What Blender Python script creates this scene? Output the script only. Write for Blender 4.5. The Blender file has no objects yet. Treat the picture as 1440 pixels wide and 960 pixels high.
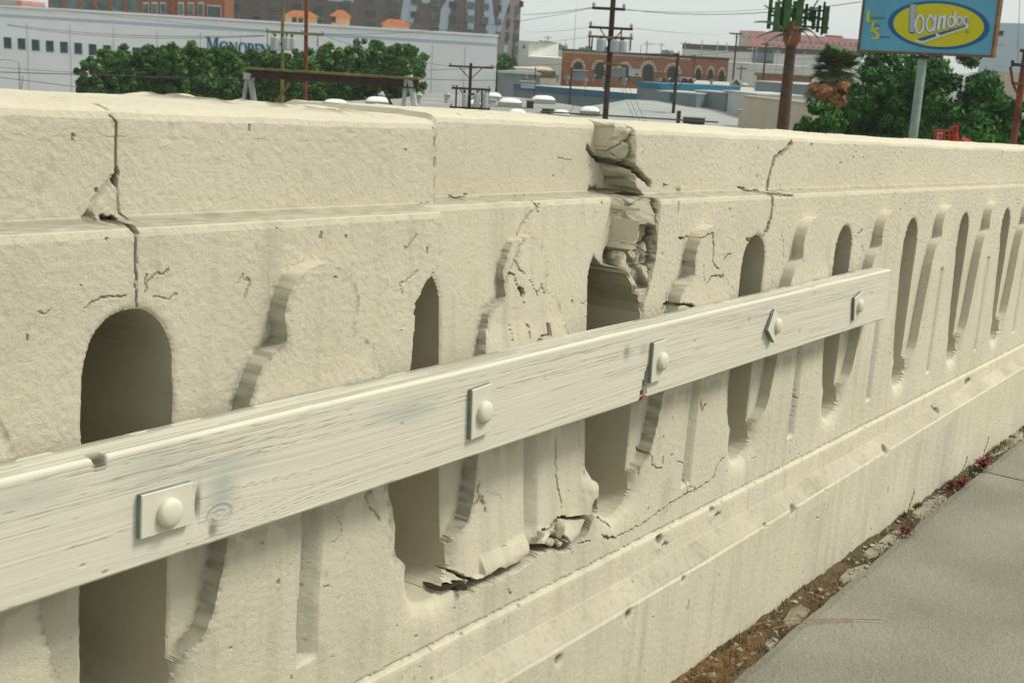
import bpy, bmesh, math, random
import numpy as np
from mathutils import Matrix, Vector, Euler
random.seed(7); RNG = np.random.default_rng(7)
SC = bpy.context.scene
COL = SC.collection
# ------------------------------------------------------------------ camera
FPX, CX, CY = 1750.0, 720.0, 480.0            # focal length and centre for the 1440 x 960 frame
CAMZ = 9.8                                    # the bridge deck stands high over the streets
def unit(v): v = np.array(v, float); return v / np.linalg.norm(v)
HORY = 66.0; ROLL = 0.053
DD = FPX * FPX / (CY - HORY)
DOWN = unit([-DD * math.sin(ROLL), DD * math.cos(ROLL), FPX])
DV = unit([1950 - CX, 226 - CY, FPX])         # direction of the balustrade
NV = np.cross(DV, DOWN); NV = unit(NV); NV = NV if NV[2] > 0 else -NV
DH = unit(DV - (DV @ DOWN) * DOWN)            # horizontal part = world X
SLOPE = math.asin(DV @ DOWN)
CAM2W = np.array([DH, NV, -DOWN])             # rows: world axes in camera axes (x right, y down, z forward)
CAMP = np.array([0, 0, CAMZ])
cam = bpy.data.cameras.new('camera'); camo = bpy.data.objects.new('camera', cam); COL.objects.link(camo)
R = CAM2W @ np.diag([1, -1, -1])
M4 = Matrix.Identity(4)
for i in range(3):
    for j in range(3): M4[i][j] = R[i, j]
    M4[i][3] = CAMP[i]
camo.matrix_world = M4
cam.sensor_width = 36; cam.lens = FPX * 36 / 1440
cam.clip_start = 0.05; cam.clip_end = 6000
cam.dof.use_dof = True; cam.dof.focus_distance = 1.9; cam.dof.aperture_fstop = 26
SC.camera = camo
# ------------------------------------------------------------------ sky, sun, exposure
SUN_EL, SUN_AZ = math.radians(52), math.radians(-58)      # azimuth counted from +X towards +Y
W = bpy.data.worlds.new('World'); SC.world = W; W.use_nodes = True
nt = W.node_tree; nt.nodes.clear()
sky = nt.nodes.new('ShaderNodeTexSky'); sky.sky_type = 'NISHITA'; sky.sun_disc = False
sky.sun_elevation = SUN_EL; sky.sun_rotation = math.pi / 2 - SUN_AZ
sky.dust_density = 6; sky.air_density = 1; sky.ozone_density = 1
hs = nt.nodes.new('ShaderNodeHueSaturation'); hs.inputs['Saturation'].default_value = 0.22
mx = nt.nodes.new('ShaderNodeMix'); mx.data_type = 'RGBA'; mx.inputs[0].default_value = 0.78
mx.inputs[7].default_value = (7.3, 7.75, 7.5, 1)             # flat cloud layer
bg = nt.nodes.new('ShaderNodeBackground'); bg.inputs['Strength'].default_value = 0.112
wo = nt.nodes.new('ShaderNodeOutputWorld')
nt.links.new(sky.outputs[0], hs.inputs['Color']); nt.links.new(hs.outputs[0], mx.inputs[6])
nt.links.new(mx.outputs[2], bg.inputs[0]); nt.links.new(bg.outputs[0], wo.inputs[0])
sl = bpy.data.lights.new('sun', 'SUN'); sl.energy = 2.6; sl.angle = math.radians(16); sl.color = (1, 0.96, 0.86)
so = bpy.data.objects.new('sun', sl); COL.objects.link(so)
sd = Vector((math.cos(SUN_EL) * math.cos(SUN_AZ), math.cos(SUN_EL) * math.sin(SUN_AZ), math.sin(SUN_EL)))
so.rotation_euler = sd.to_track_quat('Z', 'Y').to_euler()
SC.view_settings.view_transform = 'Standard'; SC.view_settings.look = 'None'
SC.view_settings.exposure = 0.17; SC.view_settings.gamma = 1
# ------------------------------------------------------------------ rays and planes
def ray(x, y): return CAM2W @ unit([x - CX, y - CY, FPX])
def at(x, y, dist):                            # world point at a horizontal distance
    r = ray(x, y); return CAMP + r * (dist / math.hypot(r[0], r[1]))
def atz(x, y, z):                              # world point on a horizontal plane
    r = ray(x, y); return CAMP + r * ((z - CAMP[2]) / r[2])
UPV = np.cross(NV, DV); UPV = UPV if UPV @ DOWN < 0 else -UPV
def wh(x, y, w=1.0):                           # (u, h) on a plane parallel to the balustrade, w metres away
    r = np.array([x - CX, y - CY, FPX]); p = r * (w / (r @ NV)); return float(p @ DV), float(p @ UPV)
def gnd(x, y, h=-1.06):                        # (u, w) on the sidewalk
    r = np.array([x - CX, y - CY, FPX]); p = r * (h / (r @ UPV)); return float(p @ DV), float(p @ NV)
# ------------------------------------------------------------------ helpers
def tag(o, label=None, cat=None, group=None, kind=None):
    if label: o['label'] = label
    if cat: o['category'] = cat
    if group: o['group'] = group
    if kind: o['kind'] = kind
    return o
def empty(name, loc, rot=(0, 0, 0), label=None, cat=None, group=None):
    o = bpy.data.objects.new(name, None); COL.objects.link(o); o.location = loc; o.rotation_euler = rot
    o.empty_display_size = 0.3
    return tag(o, label, cat, group)
def link(name, me, mat, parent=None):
    o = bpy.data.objects.new(name, me); COL.objects.link(o)
    if mat is not None and not me.materials: me.materials.append(mat)
    if parent is not None: o.parent = parent
    return o
def npmesh(name, V, F, attrs=None, smooth=False):
    me = bpy.data.meshes.new(name); V = np.asarray(V, np.float32); F = np.asarray(F, np.int32)
    n = F.shape[1]
    me.vertices.add(len(V)); me.vertices.foreach_set('co', V.ravel())
    me.loops.add(F.size); me.loops.foreach_set('vertex_index', F.ravel())
    me.polygons.add(len(F)); me.polygons.foreach_set('loop_start', np.arange(0, F.size, n, dtype=np.int32))
    me.polygons.foreach_set('use_smooth', np.full(len(F), smooth))
    for k, a in (attrs or {}).items():
        at_ = me.attributes.new(k, 'FLOAT', 'POINT'); at_.data.foreach_set('value', np.asarray(a, np.float32))
    me.update(calc_edges=True); me.validate()
    return me
# value noise
_T = RNG.random((16, 256, 256)).astype(np.float32)
def vn(x, y, s=0):
    T = _T[s % 16]; x = x + s * 17.31; y = y + s * 9.77
    ix = np.floor(x).astype(int); iy = np.floor(y).astype(int); fx = x - ix; fy = y - iy
    fx = fx * fx * (3 - 2 * fx); fy = fy * fy * (3 - 2 * fy)
    a = T[ix & 255, iy & 255]; b = T[(ix + 1) & 255, iy & 255]; c = T[ix & 255, (iy + 1) & 255]; d = T[(ix + 1) & 255, (iy + 1) & 255]
    return (a * (1 - fx) + b * fx) * (1 - fy) + (c * (1 - fx) + d * fx) * fy
def fbm(x, y, s=0, o=4, g=0.5):
    r = 0; a = 1; t = 0
    for k in range(o): r = r + a * (vn(x * 2 ** k, y * 2 ** k, s + k) - .5); t += a; a *= g
    return r / t * 2
def segdist(x, y, pts):                        # distance to a polyline
    d = np.full(x.shape, 1e9)
    for (ax, ay), (bx, by) in zip(pts[:-1], pts[1:]):
        vx, vy = bx - ax, by - ay; L = vx * vx + vy * vy + 1e-12
        t = np.clip(((x - ax) * vx + (y - ay) * vy) / L, 0, 1)
        d = np.minimum(d, np.hypot(x - ax - t * vx, y - ay - t * vy))
    return d
def inpoly(x, y, P):
    r = np.zeros(x.shape, bool); n = len(P)
    for i in range(n):
        ax, ay = P[i]; bx, by = P[(i + 1) % n]
        c = ((ay > y) != (by > y)) & (x < (bx - ax) * (y - ay) / ((by - ay) if by != ay else 1e-12) + ax); r ^= c
    return r
def sdpoly(x, y, P):
    d = segdist(x, y, list(P) + [P[0]]); return np.where(inpoly(x, y, P), -d, d)
def sst(a, b, x): t = np.clip((x - a) / (b - a), 0, 1); return t * t * (3 - 2 * t)
# ------------------------------------------------------------------ materials
def mat(name, col, rough=0.8, metal=0.0, noise=0.0, nscale=8.0, bump=0.0, bscale=40.0, col2=None, spec=0.3, stretch=None):
    m = bpy.data.materials.new(name); m.use_nodes = True; n = m.node_tree; b = n.nodes['Principled BSDF']
    b.inputs['Roughness'].default_value = rough; b.inputs['Metallic'].default_value = metal
    b.inputs['Specular IOR Level'].default_value = spec
    b.inputs['Base Color'].default_value = (*col, 1)
    tc = n.nodes.new('ShaderNodeTexCoord'); src = tc.outputs['Object']
    if stretch:
        mp = n.nodes.new('ShaderNodeMapping'); mp.inputs['Scale'].default_value = stretch; n.links.new(src, mp.inputs[0]); src = mp.outputs[0]
    if noise or col2:
        t = n.nodes.new('ShaderNodeTexNoise'); t.inputs['Scale'].default_value = nscale; t.inputs['Detail'].default_value = 6
        n.links.new(src, t.inputs['Vector'])
        r = n.nodes.new('ShaderNodeValToRGB'); c2 = col2 or tuple(c * (1 - noise) for c in col)
        c1 = col if col2 else tuple(min(1, c * (1 + noise)) for c in col)
        r.color_ramp.elements[0].position = .36; r.color_ramp.elements[1].position = .66
        r.color_ramp.elements[0].color = (*c2, 1); r.color_ramp.elements[1].color = (*c1, 1)
        n.links.new(t.outputs[0], r.inputs[0]); n.links.new(r.outputs[0], b.inputs['Base Color'])
    if bump:
        t = n.nodes.new('ShaderNodeTexNoise'); t.inputs['Scale'].default_value = bscale; t.inputs['Detail'].default_value = 5
        n.links.new(src, t.inputs['Vector'])
        u = n.nodes.new('ShaderNodeBump'); u.inputs['Strength'].default_value = bump; u.inputs['Distance'].default_value = .01
        n.links.new(t.outputs[0], u.inputs['Height']); n.links.new(u.outputs[0], b.inputs['Normal'])
    return m
def grime_shade_mat(name, c1, c2, dark, grey, nscale, bscale, bdist, rough=.85, stretch=None):
    m = bpy.data.materials.new(name); m.use_nodes = True; n = m.node_tree; L = n.links.new; b = n.nodes['Principled BSDF']
    b.inputs['Roughness'].default_value = rough; b.inputs['Specular IOR Level'].default_value = .25
    tc = n.nodes.new('ShaderNodeTexCoord'); src = tc.outputs['Object']
    if stretch:
        mp = n.nodes.new('ShaderNodeMapping'); mp.inputs['Scale'].default_value = stretch; L(src, mp.inputs[0]); src = mp.outputs[0]
    def noise(s, d=6, r=.6):
        t = n.nodes.new('ShaderNodeTexNoise'); t.inputs['Scale'].default_value = s; t.inputs['Detail'].default_value = d; t.inputs['Roughness'].default_value = r
        L(src, t.inputs['Vector']); return t.outputs[0]
    def mixc(f, a, bb):
        x = n.nodes.new('ShaderNodeMix'); x.data_type = 'RGBA'
        L(f, x.inputs[0]) if not isinstance(f, float) else setattr(x.inputs[0], 'default_value', f)
        for s, v in ((6, a), (7, bb)):
            if isinstance(v, tuple): x.inputs[s].default_value = (*v, 1)
            else: L(v, x.inputs[s])
        return x.outputs[2]
    def mr(s, a, bb, c=0., d=1.):
        x = n.nodes.new('ShaderNodeMapRange'); L(s, x.inputs[0]); x.inputs[1].default_value = a; x.inputs[2].default_value = bb; x.inputs[3].default_value = c; x.inputs[4].default_value = d; return x.outputs[0]
    def attr(k):
        a = n.nodes.new('ShaderNodeAttribute'); a.attribute_name = k; return a.outputs['Fac']
    c = mixc(mr(noise(nscale), .35, .65), c1, c2)
    c = mixc(mr(noise(nscale * 9, 3), .60, .72, 0, .30), c, tuple(v * .55 for v in c1))      # small specks of dirt
    c = mixc(mr(noise(nscale * .45, 4), .58, .78, 0, .16), c, grey)
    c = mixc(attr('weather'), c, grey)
    c = mixc(attr('grime_shade'), c, dark)
    L(c, b.inputs['Base Color'])
    u = n.nodes.new('ShaderNodeBump'); u.inputs['Strength'].default_value = 1.0; u.inputs['Distance'].default_value = bdist
    mm_ = n.nodes.new('ShaderNodeMath'); mm_.operation = 'ADD'; L(noise(bscale, 6, .7), mm_.inputs[0]); L(noise(bscale * 2.6, 4, .8), mm_.inputs[1]); L(mm_.outputs[0], u.inputs['Height']); L(u.outputs[0], b.inputs['Normal'])
    return m
# ================================================================== THE CONCRETE BALUSTRADE
M_STUCCO = grime_shade_mat('painted_rough_concrete', (.62, .57, .432), (.575, .525, .392), (.060, .050, .022), (.40, .395, .335), 5, 230, .0013)
M_RUBBLE = grime_shade_mat('broken_concrete', (.60, .55, .41), (.50, .46, .34), (.05, .042, .022), (.42, .39, .30), 14, 120, .004)
BR = (0, SLOPE, 0)
wall_root = empty('concrete_balustrade', CAMP, BR, 'cracked cream painted concrete bridge balustrade with arched slots and coping', 'balustrade')
PER = .508; U0 = .742
PROF = [(1.33, -1.9), (1.33, -.06), (1.325, -.045), (1.30, -.037), (1.10, -.036), (1.055, -.0390), (1.043, -.0415), (1.0375, -.0455), (1.035, -.052),
        (1.035, -.151), (1.032, -.1555), (1.008, -.1575), (1.002, -.161), (1.0, -.168), (1.0, -.765), (.9975, -.7665), (.9930, -.7695), (.992, -.774), (.990, -.818), (.981, -.824),
        (.960, -.845), (.955, -.853), (.955, -1.16)]
STEP = [.1, .02, .01, .006, .006, .003, .002, .002, .0015, .0013, .0013, .002, .0013, .0013, .0015, .0014, .0014, .0014, .0015, .0015, .0015, .0014, .0028]
rw, rh = [], []
for (a, b), st in zip(zip(PROF[:-1], PROF[1:]), STEP[1:]):
    L = math.hypot(b[0] - a[0], b[1] - a[1])
    if a[0] == 1.33 and b[1] == -.06: n = 12
    else: n = max(1, int(L / st))
    for k in range(n): rw.append(a[0] + (b[0] - a[0]) * k / n); rh.append(a[1] + (b[1] - a[1]) * k / n)
rw.append(PROF[-1][0]); rh.append(PROF[-1][1])
# smooth the profile a little so that edges are worn, not razor sharp
rw = np.array(rw); rh = np.array(rh)
cu = list(np.arange(-1.2, .56, .012)); u = .56
while u < 5.4: cu.append(u); u += (1.42 if u < 1.62 else .72) / (.711 * 3.6e-4 / (2.8e-4 + 3.6e-4 * u) ** 2)
while u < 16: cu.append(u); u += .045
cu = np.array(cu)
U, H0 = np.meshgrid(cu, rh, indexing='ij'); Wb = np.meshgrid(cu, rw, indexing='ij')[1].copy()
nc, nr = U.shape
drift = np.interp(H0, [-1.06, -.85, -.78, -.5, -.2, 0], [0, .0115, .002, 0, -.0055, -.0055]) * np.clip(U - 2, 0, 3.2)
topw = sst(1.034, 1.050, Wb) * (H0 > -.055)          # 1 on the top surface, 0 on the front
back = Wb > 1.31
face = (~back) & (topw < .5)
cop = (H0 > -.1565) & (Wb > 1.006) | (topw > 0) | back
D = np.zeros(U.shape)                                 # depth into the wall
G = np.zeros(U.shape)                                 # dirt, plus shade painted in slots, ledge groove and step
WE = np.zeros(U.shape)                                # weathered grey
# wobbly coordinates make every outline uneven
Uw = U + .0032 * fbm(U * 22, H0 * 22, 1, 3, .45) * np.interp(U, [1.5, 3], [1, .45]); Hw = H0 + .0032 * fbm(U * 22 + 70, H0 * 22, 2, 3, .45)
def P(px, w=1.0): return [wh(x, y, w) for x, y in px]
# --- segment B is pushed back about 5 cm, between the left seam and the rubble seam
PB = P([(612, 60), (612, 286)], 1.035) + P([(618, 290), (623, 300), (625, 366), (612, 385), (598, 398), (590, 418), (584, 428), (584, 540)], 1.0) + P([(562, 684), (572, 716), (576, 747), (573, 798),
        (600, 812), (625, 819), (655, 824), (676, 812), (690, 806), (722, 789), (752, 768), (765, 766), (795, 766), (812, 752), (824, 730), (836, 700), (838, 692)], .975)
PB += [(1.79, PB[-1][1]), (1.79, -.285)] + P([(845, 368), (860, 330), (864, 274)], 1.05) + P([(862, 266), (852, 240), (841, 210), (841, 60)], 1.085)
PB = [(a, b if b < -.036 else .3) for a, b in PB]
xB = U + .0016 * fbm(U * 60, H0 * 60, 3, 3); yB = H0 + .0016 * fbm(U * 60 + 9, H0 * 60, 4, 3)
mB = (U > 1.15) & (U < 1.95); sdB = np.full(U.shape, 1.0); sdB[mB] = sdpoly(xB[mB], yB[mB], PB); inB = sdB < 0
offB = .056 * np.clip((H0 + .76) / .60, 0, 1) ** .8 * (1 - np.where(U < 1.42, sst(-.0010, .0004, sdB), np.where(H0 > -.36, 1 - inB * 1.0, sst(-.030, 0, sdB))))
# --- rubble zone in the right seam
PR = P([(841, 60), (841, 205), (852, 238), (862, 266)], 1.085) + P([(864, 274), (862, 330), (846, 366), (845, 376)], 1.05) + P([(884, 380), (896, 425), (905, 452), (906, 430), (914, 400), (921, 372), (925, 330), (930, 276)], 1.0) + P([(893, 262), (890, 60)], 1.035)
PR = [(a, b if b < -.036 else .3) for a, b in PR]
mR = (U > 1.6) & (U < 2.05); sdR = np.full(U.shape, 1.0); sdR[mR] = sdpoly(Uw[mR], Hw[mR], PR); inR = (sdR < 0) & ~inB
# --- slots and bells, bay by bay
slot = np.full(U.shape, 1.0); bell = np.full(U.shape, 1.0); groove = np.zeros(U.shape)
HW = [(-.210, 0), (-.212, .018), (-.219, .036), (-.231, .049), (-.247, .057), (-.264, .060), (-.280, .056), (-.291, .053), (-.298, .056), (-.303, .066), (-.308, .080), (-.318, .093), (-.335, .102), (-.37, .113), (-.51, .134), (-.585, .150), (-.612, .163), (-.632, .188), (-.66, .215), (-.74, .30), (-.9, .30)]
_hh = np.linspace(-.2095, -.9, 420); _ww = np.interp(-_hh, [-a for a, b in HW], [b for a, b in HW]); _k = np.exp(-np.linspace(-2, 2, 9) ** 2); _k /= _k.sum()
_ws = np.convolve(np.pad(_ww, 4, mode='edge'), _k, 'valid'); _ws[:3] = _ww[:3]; HW = [(float(a), float(b)) for a, b in zip(_hh[::3], _ws[::3])]
bellpoly = [(.308 - b, a) for a, b in HW] + [(.308 + b, a) for a, b in HW[::-1]]
def slotpoly(w=.11, top=-.239, bot=-.704):
    pts = []
    for t in np.linspace(0, 1, 9): pts.append((w * .5 * (1 - math.cos(t * math.pi / 2)), top - .062 + .062 * math.sin(t * math.pi / 2) ** 1.0))
    pts = [(x, y) for x, y in pts]; pts += [(w - x, y) for x, y in pts[::-1]]
    for t in np.linspace(0, math.pi, 12): pts.append((w / 2 + w / 2 * math.cos(t), bot + .05 - .05 * math.sin(t)))
    return pts
SP = slotpoly()
for k in range(-4, 31):
    uk = U0 + PER * k
    m = (U > uk - .05) & (U < uk + PER + .05) & (H0 < -.17) & (H0 > -.76)
    if not m.any(): continue
    wf_ = min(1, max(.12, 1.6 - .75 * k)) if k > 0 else 1.0; x = U[m] + (Uw[m] - U[m]) * wf_ - uk; y = H0[m] + (Hw[m] - H0[m]) * wf_
    s = sdpoly(x, y, SP)
    slot[m] = np.minimum(slot[m], s)
    yy = y
    if k == 1:   # the second bell has a broken, blurred head
        yy = y + .010 * fbm(x * 60, y * 60, 6)
    bl = sdpoly(x, yy, bellpoly); bell[m] = np.minimum(bell[m], bl)
    t = x - .292
    gd = np.where((t > 0) & (t < .034), .026 * (1 - t / .034), 0) * sst(-.385, -.40, y) * sst(-.704, -.694, y)
    gd = np.where((t > -.003) & (t <= 0), .026 * (t + .003) / .003 * sst(-.385, -.40, y) * sst(-.704, -.694, y), gd)
    if k > 3: gd *= .7
    groove[m] = np.maximum(groove[m], gd)
fill = P([(848, 340), (858, 362), (872, 385), (884, 410), (897, 440), (908, 462), (950, 462), (950, 300), (860, 290)], 1.02)
inF = (U > 1.7) & (U < 2.1); inF[inF] = inpoly(Uw[inF], Hw[inF], fill); slot = np.where(inF, np.maximum(slot, .012), slot)
lowr = (H0 < -.745)
hardb = U > -9
raised = np.maximum(np.where(hardb, (bell < .002) * 1.0, 1 - sst(-.0020, .0065, bell)), lowr * 1.0)
raised[(H0 > -.17)] = 0
bay2 = (U > U0 + PER + .06) & (U < U0 + PER * 2); raised = raised * np.where(bay2, 1 - .5 * sst(-.41, -.33, H0), 1)
D -= .024 * raised
D += groove * raised
D += .0014 * fbm(U * 190, H0 * 190, 6, 2) * np.exp(-((bell - .002) / .006) ** 2) * (U < 2.2) * (H0 < -.2)
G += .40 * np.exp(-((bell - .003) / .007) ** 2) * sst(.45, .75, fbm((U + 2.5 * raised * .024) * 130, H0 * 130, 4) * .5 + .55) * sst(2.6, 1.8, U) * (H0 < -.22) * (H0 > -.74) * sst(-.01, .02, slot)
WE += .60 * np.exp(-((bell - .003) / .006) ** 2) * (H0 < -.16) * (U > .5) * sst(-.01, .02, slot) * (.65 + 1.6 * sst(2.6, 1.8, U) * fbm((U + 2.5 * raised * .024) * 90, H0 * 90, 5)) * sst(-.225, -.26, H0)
WE += np.where(groove > .004, .4, 0)
# hollow with a soft lip under each slot
D += .018 * np.exp(-np.clip(slot, 0, 1) / .012) * (H0 < -.60) * raised
D += .0035 * np.exp(-np.clip(slot, 0, 1) / .003) * (face)
# ledge step in the bay walls
# --- offsets of the segments
D += offB
rub = np.abs(fbm(U * 22, H0 * 22, 4, 5)) * .085 + .010 * (fbm(U * 60, H0 * 60, 8, 3))
drr = np.full(U.shape, 1.0); drr[mR] = segdist(Uw[mR], Hw[mR], PR[8:]); rsm = sst(0, .026, drr)
sd_ = RNG.uniform([1.66, -.42], [2.0, -.03], (260, 2)); dv = RNG.uniform(-.012, .020, 260); tl = RNG.normal(0, .6, (260, 2))
ux_, hx_ = Uw[inR], Hw[inR]; d1 = np.full(ux_.shape, 9.); d2 = d1.copy(); num = np.zeros(ux_.shape); den = num.copy() + 1e-12
for (a_, b_), v_, (t1, t2) in zip(sd_, dv, tl):
    dd = np.hypot(ux_ - a_, hx_ - b_); d2 = np.where(dd < d1, d1, np.minimum(d2, dd)); d1 = np.minimum(d1, dd); w_ = np.exp(-(dd / .0048) ** 2); num += w_ * (v_ + t1 * (ux_ - a_) + t2 * (hx_ - b_)); den += w_
dll = np.full(U.shape, 1.0); dll[mR] = segdist(Uw[mR], Hw[mR], PR[1:8]); ramp_ = np.where(dll < .5, .050 * np.clip(drr / (drr + dll + 1e-6), 0, 1), 0)
chunk = np.zeros(U.shape); chunk[inR] = num / den; gap = np.zeros(U.shape); gap[inR] = np.exp(-((d2 - d1) / .0022) ** 2)
D += np.where(inR, np.where(H0 > -.155, .72, 1) * ramp_ + (chunk * np.where(H0 > -.155, .28, .42) + .006 * gap * (vn(U * 30, H0 * 30, 3) > .4) + .0012 * fbm(U * 200, H0 * 200, 2, 2)) * sst(0, .012, drr), 0)
G += np.where(inR, .55 * gap * (vn(U * 30, H0 * 30, 3) > .45) + .15 * np.clip(chunk * 50, 0, 1) * (H0 < -.155), 0)
slotd = .175
isslot = (slot < 0) & face
D += np.where(isslot, slotd , 0)
# --- cracks: polyline in photograph pixels, half width, depth, dirt tone (painted shade on the step lines)
def crack(px, hw, dp, g=.9, w=1.0, jit=.0028, raw=None):
    pts = raw or P(px, w)
    rr = .012 + hw * 2.5
    x0 = min(p[0] for p in pts) - rr; x1 = max(p[0] for p in pts) + rr; y0 = min(p[1] for p in pts) - rr; y1 = max(p[1] for p in pts) + rr
    i0, i1 = np.searchsorted(cu, x0), np.searchsorted(cu, x1)
    if i1 - i0 < 1: return
    sl_ = slice(i0, i1 + 1); u_ = U[sl_]; h_ = H0[sl_]
    m = (h_ > y0) & (h_ < y1) & face[sl_]
    if not m.any(): return
    x = u_[m]; y = h_[m]
    d = segdist(x + jit * fbm(x * 110, y * 110, 9, 3) * 1.6, y + jit * fbm(x * 110 + 40, y * 110, 10, 3) * 1.6, pts)
    wv = hw * (.35 + 1.3 * vn(x * 45, y * 45, 11))
    f = 1 - sst(wv * .5, wv * 1.2 + .0007, d)
    f = f * (slot[sl_][m] > .0015); a = D[sl_]; a[m] += dp * f
    a = G[sl_]; a[m] = np.maximum(a[m], g * np.clip(f * 1.3, 0, 1) * (.55 + .6 * vn(x * 80, y * 80, 12))); a[m] = np.maximum(a[m], .16 * g * np.exp(-d / (hw * 2 + .003)) * vn(x * 120, y * 120, 13))
CR = [
 ([(610, 177), (611, 288)], .0009, .002, .6, 1.035, .0006), ([(622, 300), (625, 330), (626, 362)], .0009, .002, .5, 1.0, .0006),  # thin shadow lines painted along the step between the segments
 ([(156, 158), (163, 168), (163, 205), (164, 240), (165, 262)], .0009, .008, .95, 1.035, .0008), ([(165, 262), (167, 300), (180, 311)], .0010, .003, .5, 1.035, .0010),
 ([(163, 243), (164, 255)], .0050, .012, .8, 1.035), ([(178, 311), (189, 316), (191, 326)], .0030, .012, .9, 1.0), ([(191, 320), (191, 400), (193, 434)], .0008, .012, .95, 1.0, .0006),
 ([(158, 250), (148, 262), (130, 290), (125, 306)], .0030, .0016, .22, 1.035), ([(122, 306), (128, 309)], .006, .006, .8, 1.035),
 ([(205, 385), (205, 410), (209, 395), (225, 385), (238, 378)], .0016, .002, .6, 1.0), ([(120, 430), (150, 418), (178, 414)], .0014, .003, .5, 1.0), ([(215, 420), (235, 417), (248, 414)], .001, .002, .5, 1.0), ([(53, 441), (70, 436)], .0014, .002, .4, 1.0),
 ([(336, 395), (344, 390), (350, 400), (344, 420)], .0012, .002, .4, 1.0), ([(570, 350), (586, 332)], .0016, .002, .4, 1.0), ([(565, 415), (562, 400), (578, 390), (588, 380)], .0014, .002, .4, 1.0),
 ([(752, 276), (758, 287), (761, 300)], .0012, .003, .8, 1.05), ([(765, 280), (761, 292)], .0010, .003, .8, 1.05), ([(752, 298), (742, 308), (733, 322), (720, 352), (712, 372), (702, 388), (700, 402)], .0026, .002, .35, 1.05), ([(705, 384), (713, 384), (716, 400), (720, 408)], .0022, .005, .7, 1.05),
 ([(720, 402), (722, 412)], .0045, .014, .95, 1.05), ([(664, 284), (676, 281), (688, 279)], .0016, .004, .7, 1.05), ([(738, 370), (742, 380), (748, 388)], .003, .003, .35, 1.02),
 ([(757, 396), (761, 408), (766, 416), (772, 404), (775, 412)], .0012, .003, .6, 1.02), ([(748, 455), (748, 478)], .0010, .003, .7, 1.02), ([(724, 460), (724, 480)], .0010, .003, .6, 1.02), ([(758, 480), (764, 473), (775, 470), (777, 458)], .003, .012, .7, 1.02), ([(812, 425), (828, 422), (841, 418)], .001, .002, .4, 1.05),
 ([(1113, 199), (1106, 208), (1098, 213), (1089, 222), (1086, 230), (1081, 252), (1078, 268)], .0048, .020, .95, 1.035), ([(1047, 262), (1060, 269), (1080, 270), (1104, 272)], .003, .006, .8, 1.02), ([(1088, 272), (1085, 300), (1080, 318), (1072, 334), (1062, 337), (1051, 336)], .0042, .016, .95, 1.0),
 ([(1100, 325), (1102, 350), (1101, 375)], .0012, .002, .35, 1.0), ([(970, 338), (985, 333), (1000, 326), (1002, 345)], .0014, .005, .9, .98), ([(1001, 340), (1000, 365), (1005, 376), (1008, 376)], .0014, .005, .9, .98), ([(1014, 380), (1014, 387), (998, 388), (990, 398)], .0014, .005, .9, .98), ([(946, 436), (951, 428), (962, 427), (972, 431)], .0030, .014, .95, .98),
 ([(1022, 361), (1023, 370), (1035, 362), (1041, 358)], .0012, .004, .8, .98), ([(987, 375), (988, 395)], .001, .003, .5, .98),
 ([(851, 752), (857, 757), (869, 757), (880, 752), (909, 737), (941, 713), (970, 694), (985, 688), (1000, 679), (1008, 672)], .0016, .006, .9, .97), ([(1008, 672), (1012, 657), (1022, 645), (1034, 633), (1036, 640)], .0013, .004, .8, .97), ([(970, 694), (971, 660), (965, 652), (957, 650)], .0013, .003, .6, .97), ([(972, 685), (981, 684), (981, 692), (973, 693)], .001, .003, .6, .97),
 ([(903, 632), (908, 640), (908, 652), (921, 656), (923, 642)], .0018, .004, .7, .99), ([(845, 728), (856, 734), (866, 742)], .0016, .006, .95, .97), ([(810, 766), (825, 764), (834, 762)], .0014, .004, .8, .97),
 ([(842, 615), (845, 628)], .003, .006, .8, 1.03), ([(769, 612), (765, 650), (765, 670), (769, 705)], .0010, .004, .8, 1.02), ([(660, 695), (663, 700), (664, 712)], .0022, .006, .6, 1.02), ([(672, 690), (684, 690), (690, 700)], .0008, .001, .3, 1.02), ([(643, 674), (641, 690), (635, 700)], .0012, .003, .8, 1.04),
 ([(528, 690), (520, 700), (528, 720), (540, 730)], .0012, .003, .55, .97), ([(470, 720), (480, 730), (487, 752), (470, 765)], .0008, .0015, .35, .97), ([(719, 828), (724, 836)], .001, .003, .7, .97),
 ([(1130, 475), (1124, 560), (1122, 580)], .0020, .002, .3, .97), ([(1120, 556), (1126, 561)], .0030, .003, .7, .97), ([(1180, 528), (1184, 536)], .003, .008, .9, .97), ([(976, 560), (978, 575), (984, 565)], .0016, .004, .8, .99),
 ([(820, 440), (826, 450)], .001, .002, .3, 1.05), ([(786, 222), (795, 225), (805, 225)], .001, .002, .6, 1.09), ([(829, 232), (832, 240)], .001, .002, .4, 1.09),
 ([(1207, 326), (1213, 322)], .003, .008, .9, 1.0), ([(1227, 352), (1224, 345)], .003, .006, .8, .98),
]
for c in CR: crack(c[0], c[1] * .72, c[2] * .8, *c[3:])
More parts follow.
